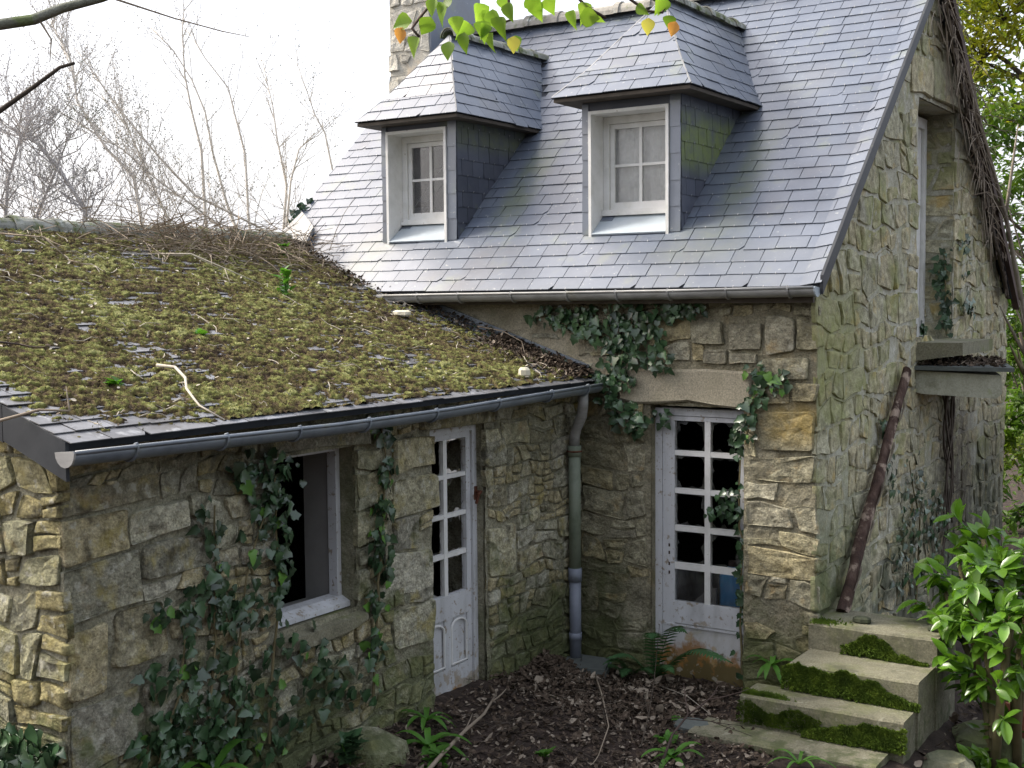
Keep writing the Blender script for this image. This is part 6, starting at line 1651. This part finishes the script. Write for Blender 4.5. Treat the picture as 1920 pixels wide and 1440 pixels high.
leafy_tree('tall tree with yellow green leaves behind the gable at the upper right', (1.6, 13.5, 0), (1.3, 13.2, 9), .22,
    [(.2, 12.6, 8.4, 1.2, 1.2, 1.0, 1100), (1.3, 12.8, 8.0, 1.3, 1.2, 1.1, 900), (.2, 12.9, 6.9, 1.1, 1.1, .9, 1000), (1.5, 12.4, 6.6, 1.2, 1.2, .9, 700), (.6, 13.4, 9.6, 1.4, 1.3, 1.0, 700), (2.2, 12.8, 7.6, 1.1, 1.1, 1.1, 300), (.5, 13.2, 7.6, 1.0, 1, .8, 700), (-.4, 13, 7.6, .8, 1, .8, 400)], .13, 'tree_leaf_y', 1)
leafy_tree('dark green tree behind the gable at mid height on the right', (2.2, 10.5, 0), (1.9, 10.2, 6.2), .16,
    [(.9, 9.9, 5.6, .9, .9, .8, 600), (1.7, 9.8, 5.2, .9, .9, .8, 500), (.9, 10.2, 4.5, .8, .8, .7, 600), (1.6, 9.8, 3.9, .9, .9, .8, 550), (1.0, 10.4, 3.1, .8, .8, .7, 550), (1.7, 10.1, 2.5, .8, .8, .7, 450), (1.2, 10.2, 1.6, .8, .8, .9, 450)], .13, 'tree_leaf', 2)
leafy_tree('shrubby tree with fresh green leaves low behind the gable corner', (2.2, 7.8, -.1), (1.9, 7.6, 2.6), .06,
    [(1.75, 7.6, 2.3, .4, .5, .5, 240), (2.1, 7.4, 1.7, .4, .5, .5, 300), (1.7, 7.8, 1.1, .4, .5, .5, 300), (2.1, 7.6, .8, .5, .5, .5, 300), (1.8, 8, .3, .6, .5, .4, 250), (2.3, 7.8, 1.6, .5, .5, .6, 250), (1.5, 9.0, .8, .8, .6, .8, 500), (1.5, 9.4, 2.2, .8, .6, .8, 450), (2.2, 8.6, .9, .7, .6, .9, 400)], .12, 'tree_leaf', 3)
leafy_tree('mixed green tree far behind the others on the right', (.5, 18.5, 0), (.3, 18.2, 10), .25,
    [(-1.2, 18, 9.5, 1.7, 1.5, 1.4, 700), (.6, 18, 8.8, 1.8, 1.5, 1.5, 500), (-1.2, 18.5, 7.0, 1.6, 1.5, 1.3, 700), (.4, 18, 6.0, 1.6, 1.5, 1.3, 600), (-1.0, 18.4, 4.4, 1.6, 1.5, 1.3, 700), (.4, 18, 3.0, 1.7, 1.5, 1.3, 600), (-.8, 18.3, 1.6, 1.5, 1.5, 1.2, 600)], .18, 'tree_leaf', 4)
# slender grey stem and trunks standing at the right edge in front of them
twig('slender pale trunk curving up past the gable corner at the right edge', [(2.55, 6.0, -.1), (2.42, 5.9, 1.4), (2.36, 5.9, 2.3), (2.30, 5.7, 3.0), (2.20, 5.3, 3.9), (2.15, 4.7, 4.5), (2.12, 4.0, 5.1)], .045, M['bark_pale'], name='slender_tree', cat='tree', branches=12, seed=31, blen=.8)
twig('second thin trunk leaning right at the edge of the photo', [(2.35, 7.0, -.1), (2.30, 6.9, 1.2), (2.22, 6.9, 2.4), (2.12, 6.9, 3.4), (2.2, 6.8, 4.6)], .03, M['bark_pale'], name='slender_tree', cat='tree', branches=14, seed=32, blen=.8)
twig('greenish trunk rising behind the laurel at the right edge', [(2.62, 5.2, -.1), (2.55, 5.3, .8), (2.44, 5.5, 1.6), (2.36, 5.6, 2.2)], .05, M['bark_green'], name='slender_tree', cat='tree', branches=3, seed=33, blen=.4)
def gable_vine():
    rnd = random.Random(41); t = thing('dead_vine', 'dead tangled climbing vine hanging over the rear slope of the gable', 'vine')
    b = MB()
    for k in range(5):
        pts = []
        for i in range(13):
            f = i/12; y = 6.15-2.85*f+.10*nz(f*4, k, 1)-.12*k*.5; z = 3.26+SLOPE*(6.1-y)-.12-.07*k+.08*nz(f*5, k, 5)
            pts.append((2.05+.03*k*.5, y, z))
        b.tube(pts, [.022*(1-.5*i/12) for i in range(13)], 5, False)
    b.build('vine_stem', M['bark_dark'], t, smooth=True)
    tw = MB()
    for _ in range(150):
        f = rnd.random()**.8; y = 2.75+2.3*f+rnd.gauss(0, .15); z = 3.26+SLOPE*(6.1-y)-abs(rnd.gauss(0, .30))
        p = Vector((2.05+rnd.random()*.08, y, z)); d = Vector((rnd.uniform(0, .35), rnd.uniform(-1, .5), rnd.uniform(-.9, .3))).normalized(); L = rnd.uniform(.2, .6)
        c = Vector((rnd.uniform(-.1, .15), rnd.uniform(-.7, .7), -.6)); q = [p, p+d*L*.4, p+d*L*.75+c*L*.25, p+d*L+c*L*.55]
        tw.tube([Vector((max(2.05, v.x), v.y, v.z)) for v in q], [.006, .005, .004, .002], 3, False)
    tw.build('vine_twigs', M['twig'], t, kind='stuff')
    dk = MB()
    for _ in range(260):
        f = rnd.random(); y = 2.75+3.1*f; z = 3.26+SLOPE*(6.1-y)-abs(rnd.gauss(0, .20))-.02
        p = Vector((2.05+rnd.random()*.07, y, z)); m = orient(p, (rnd.uniform(-.2, .5), rnd.uniform(-1, 1), -1), (1, rnd.uniform(-.6, .3), .2), rnd.uniform(.05, .12))
        dk.add([m @ Vector(q) for q in ((0, 0, 0), (.3, .4, .05), (0, 1, 0), (-.3, .4, .05))], [(0, 1, 2, 3)])
    dk.build('dead_leaves', M['litter'], t, kind='stuff')
gable_vine()
def root_stain():
    rnd = random.Random(43); t = thing('dead_root', 'dark dead ivy root running down the gable under the landing slab', 'root')
    b = MB()
    for k in range(7):
        pts = []
        for i in range(9):
            f = i/8; pts.append((2.03+.012*k % .03, 3.45+.11*math.sin(f*7+k*1.7)+.07*k-.5*f*f*(k-3)*.3, 2.15-1.5*f*(.6+.1*k)))
        b.tube(pts, [.014*(1-.5*i/8)+.006*abs(nz(i, k, 2)) for i in range(9)], 5, False)
    b.build('root', M['bark_dark'], t, smooth=True)
root_stain()

# trees that stand outside the picture and shade the yard from the right and from behind the viewer
leafy_tree('broad evergreen tree on the bank right of the viewer, out of the picture', (8.6, -5.5, 1.0), (8.4, -5.4, 7), .2,
    [(8.2, -5.5, 7.0, 2.0, 2, 1.5, 700), (7.8, -3.8, 5.2, 1.7, 1.8, 1.5, 700), (8.2, -7.0, 5.0, 1.6, 1.8, 1.5, 700), (8.4, -5, 3.4, 1.7, 1.9, 1.4, 700), (8.2, -6.8, 2.8, 1.5, 1.8, 1.4, 600), (8.0, -3.4, 2.8, 1.5, 1.8, 1.4, 600)], .34, 'tree_leaf', 12, lf=1.5)

# ------------------------------------------------------------------ put every Empty at the base of its thing
GROUPS = {'bare_tree': 'bare trees behind the wing', 'ivy_plant': 'ivy plants growing on the house walls', 'leafy_tree': 'leafy trees around the house', 'slender_tree': 'slender trunks beside the gable',
          'moss_cushion': 'moss cushions on the concrete steps', 'dead_twig': 'dead stems lying in the courtyard', 'twig': 'twigs lying on the wing roof', 'pebble': 'pebbles on the top landing', 'mortar_chip': 'mortar chips on the wing roof',
          'rubble_block': 'rubble blocks beside the steps', 'weed': 'weeds on the roof and ground', 'strap_leaf_plant': 'strap leaved plants at the wall feet', 'fern': 'ferns in the inner corner'}
for o in COL.objects:
    if o.parent is None and o.get('category') and not o.get('group'):
        g_ = GROUPS.get(o.name.split('.')[0])
        if g_: o['group'] = g_
def settle():
    for o in list(COL.objects):
        if o.type != 'EMPTY' or o.parent: continue
        lo = [1e9]*3; hi = [-1e9]*3; kids = list(o.children_recursive)
        for c in kids:
            if c.type != 'MESH': continue
            mw = c.matrix_basis
            for q in c.bound_box:
                v = mw @ Vector(q)
                for i in range(3): lo[i] = min(lo[i], v[i]); hi[i] = max(hi[i], v[i])
        base = Vector(((lo[0]+hi[0])/2, (lo[1]+hi[1])/2, lo[2]))
        o.location = base
        for c in o.children: c.matrix_parent_inverse = Matrix.Translation(-base)
settle()
